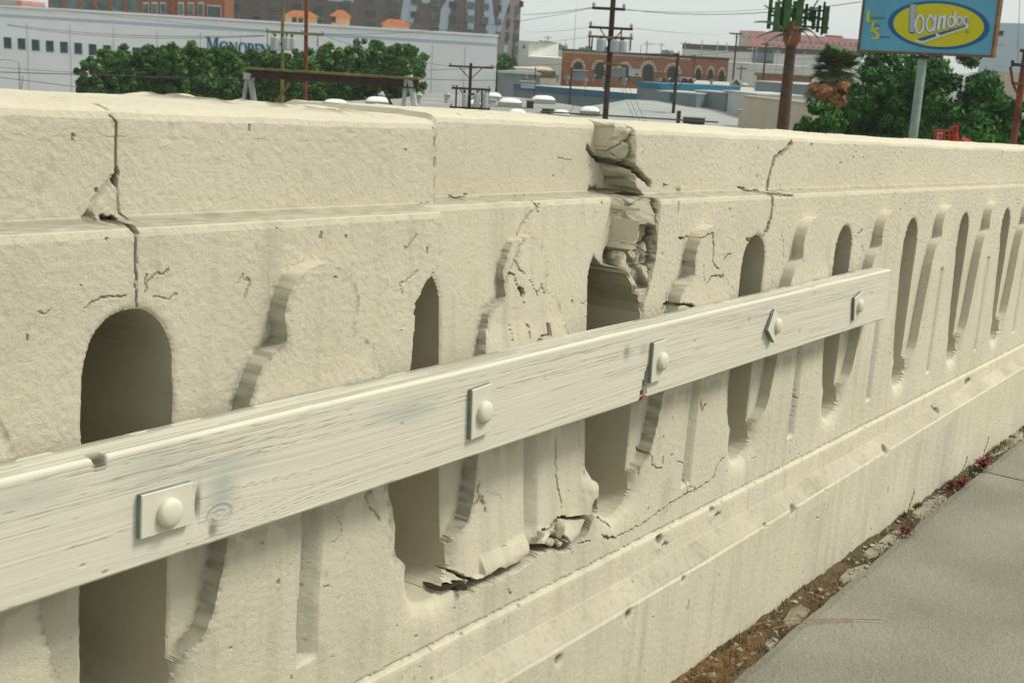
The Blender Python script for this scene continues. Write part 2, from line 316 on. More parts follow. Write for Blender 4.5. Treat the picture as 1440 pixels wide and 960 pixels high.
# open horizontal break under segment B
BRK = [(577, 806), (590, 812), (605, 818), (630, 824), (655, 826), (672, 816), (690, 808), (722, 791), (752, 770), (765, 767), (795, 766), (812, 752), (822, 735), (834, 708)]
crack(BRK, .0050, .055, 1.0, .985, .0016)
crack([(640, 826), (657, 828)], .006, .05, 1.0, .985, .0016); crack([(688, 810), (722, 792), (745, 777)], .0075, .05, 1.0, .985, .0016); crack([(775, 766), (795, 768)], .006, .05, 1.0, .985, .0016); crack([(815, 748), (829, 720), (834, 708)], .0085, .035, 1.0, .985, .0016)
crack([(756, 748), (770, 742), (784, 727), (800, 729), (815, 724), (822, 722)], .0018, .03, 1.0, .99, .002); crack([(784, 727), (779, 742), (790, 757), (792, 766)], .0016, .02, 1.0, .99, .002)
crack([(757, 763), (768, 752), (784, 756), (783, 767)], .0022, .02, .95, .99, .002)
crack([(584, 800), (600, 795), (618, 792), (628, 800), (650, 812)], .0016, .02, .8, 1.0, .003)
crack([(584, 818), (600, 822)], .006, .03, .7, .985)
# open joint in the coping and dark hollows in the rubble
crack([(841, 208), (850, 222), (864, 232), (878, 245), (889, 256)], .0040, .022, 1.0, 1.07, .0015); crack([(891, 190), (890, 262)], .0012, .008, .9, 1.035)
crack([(880, 272), (895, 274), (912, 276)], .003, .006, .8, 1.02); crack([(928, 282), (924, 310), (922, 335)], .0024, .006, .95, 1.0); crack([(921, 336), (918, 370), (912, 395)], .0020, .006, .9, 1.0)
crack([(846, 372), (852, 350)], .004, .008, .95, 1.05)
# dirt and small chips in the coping ledge, moss in ledge corners
ledge = (Wb > 1.004) & (Wb < 1.034) & (H0 < -.15)
G[ledge] = np.maximum(G[ledge], .34 * (.4 + vn(U * 60, Wb * 200, 3))[ledge])
WE[ledge] = .25
joint = np.exp(-((H0 + .1545) / .0030) ** 2) * (Wb > 1.02)
G = np.maximum(G, .50 * joint * (.2 + vn(U * 30, H0 * 30, 4)))
for uu, hh, r, g in [(.79, -.155, .010, .8)] + [(*wh(x, y, 1.03), .010, .75) for x, y in [(957, 267), (1048, 266), (1126, 270), (880, 268)]]:
    G = np.maximum(G, g * np.exp(-((U - uu) ** 2 / (r * r) + (H0 - hh) ** 2 / (.005 ** 2))) * cop)
line1 = np.exp(-((H0 + .7635) / .0022) ** 2)
G = np.maximum(G, .34 * line1 * (vn(U * 120, H0 * 50, 5) > .35)); D += .0022 * line1 * (vn(U * 150, H0 * 50, 6) > .4) * (H0 < -.7)  # dotted shade painted into the groove above the first ledge
slopeband = (H0 < -.818) & (H0 > -.8485)
WE[slopeband] = .15; G[slopeband] = np.maximum(G[slopeband], (.24 + .22 * np.clip(fbm(U * 9, H0 * 9, 6), -.4, 1) + .35 * np.clip(vn(U * 160, H0 * 160, 7) - .55, 0, 1))[slopeband])
for x, y, r in [(1010, 719, .011), (937, 760, .015), (868, 856, .016), (946, 809, .009), (1062, 737, .006), (1102, 715, .016), (1235, 635, .018), (1315, 582, .020), (768, 920, .012), (1366, 540, .02)]:
    uu, hh = wh(x, y, .955)
    q = np.exp(-(((U - uu) / (r * (1 + .35 * max(uu - 1.5, 0)))) ** 2 + ((H0 - hh) / (r * .8)) ** 2) * 1.6); q = np.where(H0 < -.73, q, 0)
    q = q * (.35 + 1.0 * vn(U * 90, H0 * 90, 5)); D += .007 * q; G = np.maximum(G, .9 * np.clip(q * 2.2 - .35, 0, 1) * (.55 + .6 * vn(U * 150, H0 * 150, 8)))
stk = np.clip(fbm(U * 55, H0 * 3.5, 2, 4), 0, 1) * (fbm(U * 4, H0 * 4, 5, 3) > -.1)
G = np.maximum(G, .24 * stk * face * (H0 < -.16)); WE = np.maximum(WE, .35 * np.clip(fbm(U * 30 + 9, H0 * 5, 6, 3), 0, 1) * (H0 < -.4) * face)
# soft scattered pits, scuffs and the stucco itself
n1 = fbm(U * 150, H0 * 150, 0, 2); n2 = fbm(U * 12, H0 * 12, 3, 4)
amp = np.where(H0 > -.36, .00055, .00040) * np.where(inB, .65, 1) * np.interp(U, [0, 2, 5], [1, 1.1, 2.0])
D += amp * n1 + .0009 * n2
pit = vn(U * 70, H0 * 70, 14); pm = (pit > .972) & (vn(U * 9, H0 * 9, 15) > .45)
D += np.where(pm, .0022, 0); G = np.maximum(G, np.where(pm, .5, 0))
G = np.maximum(G, .45 * sst(.90, .97, vn(U * 150 / np.maximum(1, U / 1.5), H0 * 150, 2)) * (vn(U * 14, H0 * 14, 9) > .62) * (H0 < -.5))
G = np.maximum(G, np.where(isslot, .30, 0))  # even dark tint that paints shade into the slot interiors

# under the timber: dirty drip stains
und = sst(-.50, -.515, H0) * np.exp(-(np.clip(-H0 - .505, 0, 1)) / .02) * (U < 2.95)
G = np.maximum(G, .35 * und * (vn(U * 60, H0 * 20, 10) > .45))
# blue-grey bloom low on the plinth
WE = np.maximum(WE, .35 * (fbm(U * 5, H0 * 3, 11) > .12) * fbm(U * 5, H0 * 3, 11) * 2 * (H0 < -.88))
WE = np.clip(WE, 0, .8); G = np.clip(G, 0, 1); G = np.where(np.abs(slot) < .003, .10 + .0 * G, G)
# --- positions
damp = np.where(back, 0, 1)
Y = Wb + np.where(face, D, np.where(Wb < 1.2, offB + ramp_ * inR, 0)) * damp
Z = H0 + drift
tn = .0021 * fbm(U * 3, Wb * 5, 12, 5) + .0018 * fbm(U * 40, Wb * 40, 13, 3)
Z = Z + np.where(topw > .5, tn, tn * sst(-.12, -.05, H0))
Z = Z + np.where(U > 2.2, .0045 * fbm(U * 3.5, U * 0, 14, 3), 0) * sst(-.1, -.06, H0)
# coping sections differ a little in height: notch at the left seam, broken edge behind it
seamu = wh(612, 200, 1.035)[0]
Z += np.where((H0 > -.07) & (U < seamu), -.0035, 0) + np.where((H0 > -.07) & (U > seamu) & (U < 1.84), .0035, 0)
ux = wh(545, 160, 1.1)[0]
bump_ = np.exp(-(((U - (1.05 + (1.33 - Wb) * .55)) / .045) ** 2)) * sst(1.05, 1.12, Wb) * (topw > .5)
Z += .006 * bump_ * (.3 + vn(U * 60, Wb * 60, 1)); G = np.maximum(G, .75 * bump_ * (vn(U * 50, Wb * 50, 2) > .35))
toprub = inR & (topw > .5); Z = Z + np.where(toprub, -.004 + .006 * fbm(U * 40, Wb * 40, 7), 0)
lt = np.exp(-((U - np.interp(Wb, [1.03, 1.33], [wh(160, 156, 1.035)[0], .70])) / .002) ** 2) * (topw > .3) * (Wb < 1.13)
Z -= .002 * lt; G = np.maximum(G, .6 * lt * (vn(U * 30, Wb * 80, 3) > .3))
def snap(fld, inside, lim=.012):
    gx = np.gradient(fld, axis=0) / np.maximum(np.gradient(U, axis=0), 1e-6); dh = np.gradient(H0, axis=1); gy = np.gradient(fld, axis=1) / np.where(np.abs(dh) < 1e-6, 1e9, dh)
    def dil(m): r_ = m.copy(); r_[1:] |= m[:-1]; r_[:-1] |= m[1:]; r_[:, 1:] |= m[:, :-1]; r_[:, :-1] |= m[:, 1:]; return r_
    ring = (dil(inside) & ~inside) | (inside & dil(~inside)); g2 = np.maximum(gx * gx + gy * gy, .25); tgt = np.where(inside, -.0002, .0002)
    k = np.where(ring & face & (np.abs(fld) < .03), (fld - tgt) / g2, 0); return np.clip(-k * gx, -lim, lim), np.clip(-k * gy, -.004, .004)
su, sh_ = snap(slot, isslot); U2 = U + su; Z = Z + sh_
mL = (U < 1.42) & (U > 1.2); su, sh_ = snap(np.where(mL, sdB, 1.0), inB & mL & (offB > .004)); su[isslot] = 0; U2 = U2 + su
su, sh2 = snap(np.where(hardb & (slot > .004) & (H0 < -.19) & (H0 > -.74), bell - .002, 1.0), (bell < .002) & hardb & (H0 > -.74), .016); mv = (slot > .004); U2 = U2 + su * mv; Z = Z + sh2 * mv
V = np.stack([U2, Y, Z], -1).reshape(-1, 3)
idx = np.arange(nc * nr).reshape(nc, nr)
F = np.stack([idx[:-1, :-1], idx[:-1, 1:], idx[1:, 1:], idx[1:, :-1]], -1).reshape(-1, 4)
def fc(A): return (.25 * (A[:-1, :-1] + A[:-1, 1:] + A[1:, 1:] + A[1:, :-1])).reshape(-1)
fu, fh, fs, fb_, fw = fc(U), fc(H0), fc(slot), fc(bell), fc(Wb)
fR, fB = fc(inR * 1.0) > .5, fc(inB * 1.0) > .3
fcop = fc(cop * 1.0) > .5
ffront = ~fcop
# label every face with a part
lab = np.zeros(len(F), int); names = {}
def setl(m, name):
    k = len(names) + 1; names[k] = name; lab[m & (lab == 0)] = k
cs = [-9, wh(163, 220, 1.035)[0], seamu, wh(841, 200, 1.05)[0], wh(890, 220, 1.035)[0], wh(1084, 240, 1.035)[0], 4.3, 6.6, 9.4, 12.4, 99]
setl(fR & (fh < -.10) & ffront, 'broken_joint')
for a, b in zip(cs[:-1], cs[1:]): setl(fcop & (fu >= a) & (fu < b), 'coping_block')
setl(ffront & (fh < -.764), 'plinth')
for k in range(-4, 31):
    uk = U0 + PER * k; m = (fu >= uk - .04) & (fu < uk + .2)
    setl(ffront & m & (fs < .0006) & (fh > -.72), 'arched_slot')
for k in range(-4, 31):
    uk = U0 + PER * k; m = (fu >= uk + .06) & (fu < uk + PER + .06)
    setl(ffront & m & (fb_ < .004) & (fh > -.655), 'raised_baluster')
ws = [-9, wh(191, 380)[0], 1.262, wh(846, 400)[0], wh(1070, 330)[0], 4.28, 6.3, 9.4, 12.4, 99]
for i, (a, b) in enumerate(zip(ws[:-1], ws[1:])):
    setl(ffront & (fu >= a) & (fu < b), 'wall_panel')
gf, wf = G.reshape(-1), WE.reshape(-1)
for k, nm in names.items():
    f = F[lab == k]
    if len(f) < 6: continue
    vi, inv = np.unique(f, return_inverse=True)
    me = npmesh(nm, V[vi], inv.reshape(-1, 4), {'grime_shade': gf[vi], 'weather': wf[vi]})
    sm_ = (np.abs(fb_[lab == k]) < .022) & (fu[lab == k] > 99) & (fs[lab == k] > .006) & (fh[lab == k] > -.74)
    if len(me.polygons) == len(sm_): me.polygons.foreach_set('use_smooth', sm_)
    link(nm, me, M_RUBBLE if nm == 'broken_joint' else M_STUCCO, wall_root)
def rock(name, u_, w_, h_, su_, sw_, sh__, seed, m=None):
    bm = bmesh.new(); bmesh.ops.create_icosphere(bm, subdivisions=2, radius=1); rg = random.Random(seed); ax = [Vector((rg.gauss(0, 1), rg.gauss(0, 1), rg.gauss(0, 1))).normalized() for _ in range(9)]; cuts = [rg.uniform(.55, .9) for _ in ax]
    for v in bm.verts:
        p = v.co.copy()
        for a_, c_ in zip(ax, cuts):
            d_ = p.dot(a_)
            if d_ > c_: p -= a_ * (d_ - c_)
        v.co = Vector((p.x * su_ + u_, p.y * sw_ + w_, p.z * sh__ + h_))
    me = bpy.data.meshes.new(name); bm.to_mesh(me); bm.free(); me.attributes.new('grime_shade', 'FLOAT', 'POINT'); return link(name, me, m or M_RUBBLE, wall_root)
for i, (x, y, w_, a_, b_, c_) in enumerate([(612, 806, 1.045, .020, .030, .012), (634, 812, 1.03, .016, .024, .009), (597, 801, 1.075, .016, .026, .010), (645, 818, 1.0, .010, .014, .007), (788, 745, .972, .012, .008, .015), (772, 762, .975, .010, .008, .008), (786, 764, .975, .008, .007, .006), (760, 752, .978, .007, .008, .008)]):
    u_, h_ = wh(x, y, w_); rock('broken_chunk', u_, w_, h_, a_, b_, c_, i)
for i, (x, y, w_, a_, b_, c_) in enumerate([(617, 817, 1.01, .034, .040, .0026), (642, 823, .985, .018, .020, .0028)]):  # dark slivers added to stand in for the shade of the open gap
    u_, h_ = wh(x, y, w_); o_ = rock('gap_shade_sliver', u_, w_, h_, a_, b_, c_, 40 + i, mat('gap_shade_dark', (.03, .024, .012), .95))
print('wall faces', len(F), nc, nr)
# ================================================================== THE TIMBER RAIL BOLTED ACROSS THE BREAK
M_TIMBER = grime_shade_mat('painted_weathered_timber', (.60, .562, .452), (.56, .528, .422), (.060, .045, .022), (.36, .38, .33), 3, 45, .00012, .65, (1.2, 10, 22))
M_PLATE = mat('painted_steel', (.58, .55, .44), .5, bump=.06, bscale=220, noise=.02, nscale=40)
M_EDGE = mat('shaded_plate_edge', (.16, .19, .18), .5, noise=.2, nscale=60)  # plate sides: their shade is put into a darker colour
M_REDWOOD = mat('raw_red_wood', (.20, .045, .02), .8, noise=.3, nscale=90)
rail = empty('timber_rail', CAMP, BR, 'long cream painted timber plank bolted across the broken balustrade', 'timber plank')
rc = list(np.arange(-.7, .55, .01)); u = .55
while u < 2.975: rc.append(u); u += 1.5 / (.711 * 3.6e-4 / (2.8e-4 + 3.6e-4 * u) ** 2)
rc.append(2.975); rc = np.array(rc)
sec = []                                         # cross section: (w, t) with t from 0 (bottom) to 1 (top)
for w_ in np.linspace(.973, .9345, 24): sec.append((w_, 1.0))
for a in np.linspace(0, math.pi / 2, 6)[1:]: sec.append((.9345 - .0045 * math.sin(a), 1 - .036 * (1 - math.cos(a))))
for t in np.linspace(.962, .03, 92): sec.append((.930, t))
sec += [(.9315, .012), (.934, 0), (.973, 0)]
sec = np.array(sec)
RU, RW = np.meshgrid(rc, sec[:, 0], indexing='ij'); RT = np.meshgrid(rc, sec[:, 1], indexing='ij')[1]
htop = -.3565 + .0060 * (RU - 1.3) + .0012 * fbm(RU * 4, RU * 0, 5, 3); hbot = -.4805 + .0055 * (RU - 1.3) + .0010 * fbm(RU * 5, RU * 0, 6, 3)
RH = hbot + (htop - hbot) * RT
rD = np.zeros(RU.shape); rG = np.zeros(RU.shape); rE = np.zeros(RU.shape)
front = RW < .9305; topf = (RT > .99) & (RW > .9345)
ku, kh = .858, -.452                              # the big knot beside the first plate
kd = np.hypot((RU - ku) / 1.6, RH - kh)
GH = RH - .018 * np.exp(-((RU - ku) / .09) ** 2) * np.sign(RH - kh + .0001) * np.exp(-np.abs(RH - kh) / .03) + .012 * np.sin(RU * 2.1) * (1 - RT)
gr = fbm(RU * 3, GH * 420, 1, 3); rD += np.where(front, .00025 * gr, 0)
rD += np.where(topf, 0, 0)
chk = np.zeros(RU.shape)
for k in range(190):
    h0 = -.48 + RNG.random() * .118; 
    if RNG.random() < .5: h0 = -.40 + RNG.random() * .035
    L = RNG.uniform(.05, .42); a = RNG.uniform(-.2, 2.9 - L); wd = RNG.uniform(.00018, .00042) * (1 if a < 1.6 else 1.4); tilt = RNG.uniform(-.012, .014)
    i0, i1 = np.searchsorted(rc, a), np.searchsorted(rc, a + L)
    if i1 - i0 < 4: continue
    s_ = slice(i0, i1); x = RU[s_]; y = GH[s_]; t = (x - a) / L
    ln = h0 + tilt * (x - a) + .0022 * fbm(x * 9, x * 0 + k, 3, 3)
    f = np.exp(-((y - ln) / (wd * (.3 + 1.2 * np.sin(np.clip(t, 0, 1) * math.pi)))) ** 2) * front[s_]
    chk[s_] = np.maximum(chk[s_], f * (.45 + .55 * RNG.random()))
rD += .0004 * chk; rG = np.maximum(rG, .62 * chk * (.5 + .5 * vn(RU * 40, RH * 90, 2)))
def rblob(px, ru, rh_, dep, g, e=0):
    global rD, rG, rE
    a, b = wh(*px); a *= .93; b *= .93
    q = np.exp(-(((RU - a) / ru) ** 2 + ((RH - b) / rh_) ** 2)) * (RW < .96)
    rD = rD + dep * q * front; rG = np.maximum(rG, g * np.clip(q * 1.6 - .2, 0, 1) * (.6 + .6 * vn(RU * 150, RH * 150, 3))); rE = np.maximum(rE, e * q)
for px, ru, rh_, dep, g, e in [((278, 708), .0030, .016, .004, .8, 0), ((300, 745), .006, .010, .003, .55, .3), ((312, 690), .020, .03, 0, .0, .9), ((318, 655), .05, .014, 0, 0, .6), ((225, 650), .05, .02, 0, 0, .5), ((575, 578), .05, .014, 0, 0, .7), ((40, 700), .05, .012, 0, 0, .4),
                               ((148, 804), .004, .0016, .001, .6, 0), ((116, 795), .003, .0016, .001, .6, 0), ((881, 497), .010, .012, .001, .4, .4), ((905, 492), .012, .010, 0, .2, .3), ((976, 480), .003, .003, .002, .8, 0), ((565, 596), .003, .002, .001, .5, 0), ((1123, 437), .002, .007, .001, .5, 0), ((1124, 466), .002, .006, .001, .5, 0), ((1226, 414), .004, .005, .002, .6, 0), ((1053, 449), .003, .006, .001, .5, 0), ((765, 530), .001, .005, .001, .5, 0)]:
    rblob(px, ru, rh_, dep, g, e)
# knot rings
ring = np.abs(np.sin(kd * 520)) * np.exp(-(kd / .012) ** 2); rD += np.where(front, .0008 * ring, 0); rG = np.maximum(rG, .35 * (np.abs(kd - .0105) < .0008) * front)
# grey weathered top face with a paler worn arris
rE = np.where(topf, .35 * (.4 + .9 * vn(RU * 12, RW * 60, 4)), rE); rG = np.where(topf & (RW > .955), np.maximum(rG, .5 * (vn(RU * 35, RW * 90, 5) > .5) * sst(.955, .972, RW)), rG)
rG = np.where(topf, np.maximum(rG, .28 * (fbm(RU * 4, RW * 400, 6) > .15)), rG)
# notch in the top arris, chip at the bottom, nick near the far end
nu = wh(136, 640)[0] * .935
q = np.exp(-np.abs((RU - nu) / .0075) ** 6) * (RW < .944) * (RT > .93); RH -= .0070 * q; rG = np.maximum(rG, .95 * q)
cu_ = wh(906, 540)[0] * .93
chip = (np.abs(RU - cu_ - .02 * (RT - .1)) < .012 * (1 - RT * 1.6)) & (RT < .45) & (RW < .94)
rD += np.where(chip, .010, 0); rG = np.where(chip & (RT > .16), .85, rG)
RH = np.where((np.abs(RU - cu_) < .012) & (RT < .03) & (RW < .94), RH + .006, RH)
RH = np.where((RU > cu_) & (RT < .5), RH + .0025 * (1 - RT * 2), RH)
nk = wh(1147, 402)[0] * .93; q = np.exp(-((RU - nk) / .006) ** 2) * (RT > .93); RH -= .003 * q; rG = np.maximum(rG, .8 * np.exp(-((RU - nk) / .003) ** 2) * (RT > .9) * (RW < .95))
RWd = RW + rD * front
RV = np.stack([RU, RWd, RH], -1).reshape(-1, 3); n0, n1_ = RU.shape; ix = np.arange(n0 * n1_).reshape(n0, n1_)
RF = np.stack([ix[:-1, :-1], ix[1:, :-1], ix[1:, 1:], ix[:-1, 1:]], -1).reshape(-1, 4)
# back face and the two ends
bk = np.stack([ix[:-1, -1], ix[1:, -1], ix[1:, 0], ix[:-1, 0]], -1)
RF = np.concatenate([RF[:, ::-1], bk[:, ::-1]])
ends = []
for e in (0, n0 - 1):
    for j in range(0, n1_ - 2): ends.append([ix[e, -1], ix[e, j], ix[e, j + 1], ix[e, -1]])
plank_me = npmesh('plank', RV, RF, {'grime_shade': np.clip(rG, 0, 1).reshape(-1), 'weather': np.clip(rE, 0, .85).reshape(-1)})
plank = link('plank', plank_me, M_TIMBER, rail)
def simple_mesh(name, V, F, m, parent=None, smooth=False):
    me = bpy.data.meshes.new(name); me.from_pydata([tuple(v) for v in V], [], F); me.update()
    if smooth:
        for p in me.polygons: p.use_smooth = True
    return link(name, me, m, parent)
for e, nm in ((0, 'plank_end'), (n0 - 1, 'plank_end')):
    pts = [tuple(RV[ix[e, j]]) for j in list(range(0, n1_, 3)) + [n1_ - 1]]
    simple_mesh(nm, pts, [list(range(len(pts)))], M_TIMBER, rail)
simple_mesh('exposed_wood', [(cu_ - .004, .936, -.4795), (cu_ + .009, .936, -.4795), (cu_ + .009, .936, -.462), (cu_ + .001, .936, -.460), (cu_ - .004, .945, -.4795), (cu_ + .009, .945, -.4795), (cu_ + .009, .945, -.462), (cu_ + .001, .945, -.460)],
            [(0, 1, 2, 3), (4, 5, 6, 7)[::-1], (0, 4, 5, 1), (1, 5, 6, 2), (2, 6, 7, 3), (3, 7, 4, 0)], M_REDWOOD, rail)
# square plates and dome-headed bolts
WSH = [(.783, -.428, .067, .046, 0), (1.306, -.416, .046, .071, 4), (1.799, -.414, .044, .070, 2), (2.272, -.407, .050, .050, -38), (2.752, -.413, .050, .056, 14)]
BLT = [(238, 720), (681, 579), (931, 508), (1093, 458), (1209, 430)]
for (pu, ph, pw, phh, rot), bp in zip(WSH, BLT):
    a = math.radians(rot); vs = []; 
    prof = [(1, 0), (1, .0055), (.97, .0068)]
    pv = []
    for sc, z in prof:
        for sx, sy in ((-1, -1), (1, -1), (1, 1), (-1, 1)):
            x = sx * pw / 2 * sc * .95; y = sy * phh / 2 * sc * .97; pv.append((pu + x * math.cos(a) - y * math.sin(a), .9290 - z - (.003 if rot < -20 and sy < 0 else 0), ph + x * math.sin(a) + y * math.cos(a)))
    fs_ = []
    for k in range(2):
        for j in range(4): fs_.append((k * 4 + j, k * 4 + (j + 1) % 4, k * 4 + 4 + (j + 1) % 4, k * 4 + 4 + j))
    fs_.append((8, 9, 10, 11)); fs_.append((3, 2, 1, 0))
    me = bpy.data.meshes.new('square_washer'); me.from_pydata(pv, [], fs_); me.update()
    me.materials.append(M_PLATE); me.materials.append(M_EDGE)
    for j in range(4): me.polygons[j].material_index = 1
    link('square_washer', me, None, rail)
    bu, bh = wh(*bp); bu *= .921; bh *= .921
    V_ = []; F_ = []; N = 26; base = .9285 - .0068
    rings = [(.0172, -.002), (.0178, .0012), (.0176, .0040), (.0160, .0062), (.0125, .0080), (.0070, .0090), (.0001, .0093)]
    for r_, z in rings:
        for j in range(N): t = 2 * math.pi * j / N; V_.append((bu + .82 * r_ * math.cos(t), base - z, bh + .86 * r_ * math.sin(t)))
    for k in range(len(rings) - 1):
        for j in range(N): F_.append((k * N + j, k * N + (j + 1) % N, (k + 1) * N + (j + 1) % N, (k + 1) * N + j))
    simple_mesh('bolt', V_, F_, M_PLATE, rail, True)
# ================================================================== SIDEWALK, GUTTER OF DIRT, WEEDS
M_WALK = mat('worn_sidewalk_concrete', (.245, .232, .178), .9, col2=(.19, .18, .136), nscale=3, bump=.5, bscale=140)
_n = M_WALK.node_tree; _b = _n.nodes['Principled BSDF']; _src = _b.inputs['Base Color'].links[0].from_socket
_t = _n.nodes.new('ShaderNodeTexNoise'); _t.inputs['Scale'].default_value = 160; _t.inputs['Detail'].default_value = 4
_tc = _n.nodes.new('ShaderNodeTexCoord'); _n.links.new(_tc.outputs['Object'], _t.inputs[0])
_r = _n.nodes.new('ShaderNodeMapRange'); _r.inputs[1].default_value = .30; _r.inputs[2].default_value = .70; _r.inputs[3].default_value = .86; _r.inputs[4].default_value = 1.12; _n.links.new(_t.outputs[0], _r.inputs[0])
_m = _n.nodes.new('ShaderNodeMix'); _m.data_type = 'RGBA'; _m.blend_type = 'MULTIPLY'; _m.inputs[0].default_value = 1; _n.links.new(_src, _m.inputs[6]); _n.links.new(_r.outputs[0], _m.inputs[7]); _n.links.new(_m.outputs[2], _b.inputs['Base Color'])
M_ASPH = mat('asphalt', (.055, .055, .05), .9, noise=.2, nscale=20, bump=.4, bscale=150)
M_SOIL = mat('dry_soil', (.135, .095, .045), .95, col2=(.055, .042, .022), nscale=22, bump=1, bscale=120)
M_PATCH = mat('old_mortar', (.31, .285, .21), .9, col2=(.21, .19, .135), nscale=15, bump=.6, bscale=100)
M_STONE = mat('pale_gravel', (.36, .34, .27), .85, col2=(.20, .18, .13), nscale=60)
M_STRAW = mat('dry_straw', (.34, .20, .07), .8, col2=(.20, .11, .04), nscale=50)
M_REDLEAF = mat('red_weed_leaf', (.22, .022, .03), .6, col2=(.10, .03, .02), nscale=80)
M_STEM = mat('green_brown_stem', (.10, .11, .03), .7); M_YEL = mat('yellow_petal', (.62, .50, .01), .6); M_MOSS = mat('dry_moss', (.12, .10, .045), .95, col2=(.05, .05, .02), nscale=200)
def gridmesh(name, us, ws, zf, m, parent=None, smooth=False):
    A, B = np.meshgrid(us, ws, indexing='ij'); Zz = zf(A, B); a, b = A.shape; ii = np.arange(a * b).reshape(a, b)
    f = np.stack([ii[:-1, :-1], ii[1:, :-1], ii[1:, 1:], ii[:-1, 1:]], -1).reshape(-1, 4)
    return npmesh(name, np.stack([A, B, Zz], -1).reshape(-1, 3), f, smooth=smooth)
walk = empty('sidewalk', CAMP, BR); tag(walk, kind='structure')
HG = -1.06
def edge_w(u): return np.interp(u, [1.9, 2.08, 2.52, 2.88, 3.65, 4.6, 6], [.846, .848, .857, .864, .880, .888, .892]) + .004 * fbm(u * 14, u * 0, 3, 4)
for a, b in ((-3, 1.05), (1.055, 4.02), (4.028, 7.2), (7.208, 11), (11.008, 16)):
    us = np.arange(a, b + .001, .012 if a < 5 else .05); us[-1] = b; ts = np.linspace(0, 1, 140)
    A, T_ = np.meshgrid(us, ts, indexing='ij'); B = -.75 + (edge_w(A) + .75) * T_
    Zz = HG + .0018 * fbm(A * 3, B * 3, 4) + .0010 * fbm(A * 45, B * 45, 5, 3) - .006 * sst(.985, 1, T_) - .004 * (np.exp(-(A - a) / .006) + np.exp(-(b - A) / .006))
    n_a, n_b = A.shape
    A = np.concatenate([A, A[:, -1:]], 1); B = np.concatenate([B, B[:, -1:] + .001], 1); Zz = np.concatenate([Zz, Zz[:, -1:] - .12], 1)
    V_ = np.stack([A, B, Zz], -1); ii = np.arange(A.size).reshape(A.shape)
    f = np.stack([ii[:-1, :-1], ii[1:, :-1], ii[1:, 1:], ii[:-1, 1:]], -1).reshape(-1, 4)
    link('paving_slab', npmesh('paving_slab', V_.reshape(-1, 3), f), M_WALK, walk)
us = np.arange(1.7, 6, .006)
dirt = link('dirt_strip', gridmesh('dirt_strip', us, np.linspace(.83, .962, 34), lambda A, B: HG - .012 + .010 * fbm(A * 22, B * 22, 6, 5) + .004 * fbm(A * 120, B * 120, 7, 2) + .008 * sst(.90, .94, B), M_SOIL), M_SOIL); dirt.location = CAMP; dirt.rotation_euler = BR; tag(dirt, kind='structure')
for (a, b) in ((-3, 1.7), (6, 16)):
    o = link('dirt_strip', gridmesh('dirt_strip', np.arange(a, b + .01, .05), np.linspace(.83, .962, 8), lambda A, B: HG - .010 + .008 * fbm(A * 22, B * 22, 6, 4), M_SOIL), M_SOIL); o.location = CAMP; o.rotation_euler = BR; tag(o, kind='structure')
def simple_box(name, x0, x1, y0, y1, z0, z1, m, parent=None):
    V_ = [(x, y, z) for z in (z0, z1) for y in (y0, y1) for x in (x0, x1)]
    return simple_mesh(name, V_, [(0, 2, 3, 1), (4, 5, 7, 6), (0, 1, 5, 4), (2, 6, 7, 3), (0, 4, 6, 2), (1, 3, 7, 5)], m, parent)
def on_bridge(o): o.location = CAMP; o.rotation_euler = BR; return o
tag(on_bridge(simple_box('kerb', -3, 16, -.90, -.752, -1.35, -1.062, M_WALK)), kind='structure')
tag(on_bridge(simple_box('road', -40, 16, -9.5, -.902, -1.5, -1.20, M_ASPH)), kind='structure')
tag(on_bridge(simple_box('bridge_deck', -40, 16.1, -9.5, 1.325, -2.2, -1.502, M_WALK)), kind='structure')
# pieces of old mortar in the dirt strip
for pts in ([(1100, 868), (1112, 850), (1128, 843), (1140, 850), (1125, 866), (1108, 876)], [(1180, 806), (1192, 795), (1224, 786), (1228, 796), (1205, 808), (1186, 812)], [(1212, 772), (1240, 752), (1262, 738), (1275, 742), (1268, 756), (1240, 772), (1222, 778)],
            [(1282, 716), (1306, 694), (1330, 690), (1336, 700), (1308, 716), (1296, 728)], [(1385, 630), (1412, 610), (1440, 598), (1440, 612), (1412, 630), (1390, 637)], [(1000, 930), (1010, 918), (1020, 922), (1012, 934)], [(1074, 900), (1088, 888), (1096, 892), (1082, 904)]):
    P_ = []
    for i in range(len(pts)):
        a, b = gnd(*pts[i], HG + .002); c, d = gnd(*pts[(i + 1) % len(pts)], HG + .002)
        for t in (0, .33, .66): P_.append((a + (c - a) * t + RNG.uniform(-.003, .003), b + (d - b) * t + RNG.uniform(-.002, .002)))
    n = len(P_); cx_, cy_ = np.mean(P_, 0)
    V_ = [(x, y, HG - .02) for x, y in P_] + [(x, y, HG - .012) for x, y in P_] + [(cx_ + (x - cx_) * .9, cy_ + (y - cy_) * .9, HG - .007 + RNG.uniform(0, .001)) for x, y in P_] + [(cx_, cy_, HG - .006)]
    F_ = [(i, (i + 1) % n, n + (i + 1) % n, n + i) for i in range(n)] + [(n + i, n + (i + 1) % n, 2 * n + (i + 1) % n, 2 * n + i) for i in range(n)] + [(2 * n + i, 2 * n + (i + 1) % n, 3 * n) for i in range(n)]
    simple_mesh('mortar_patch', V_, F_, M_PATCH, dirt)
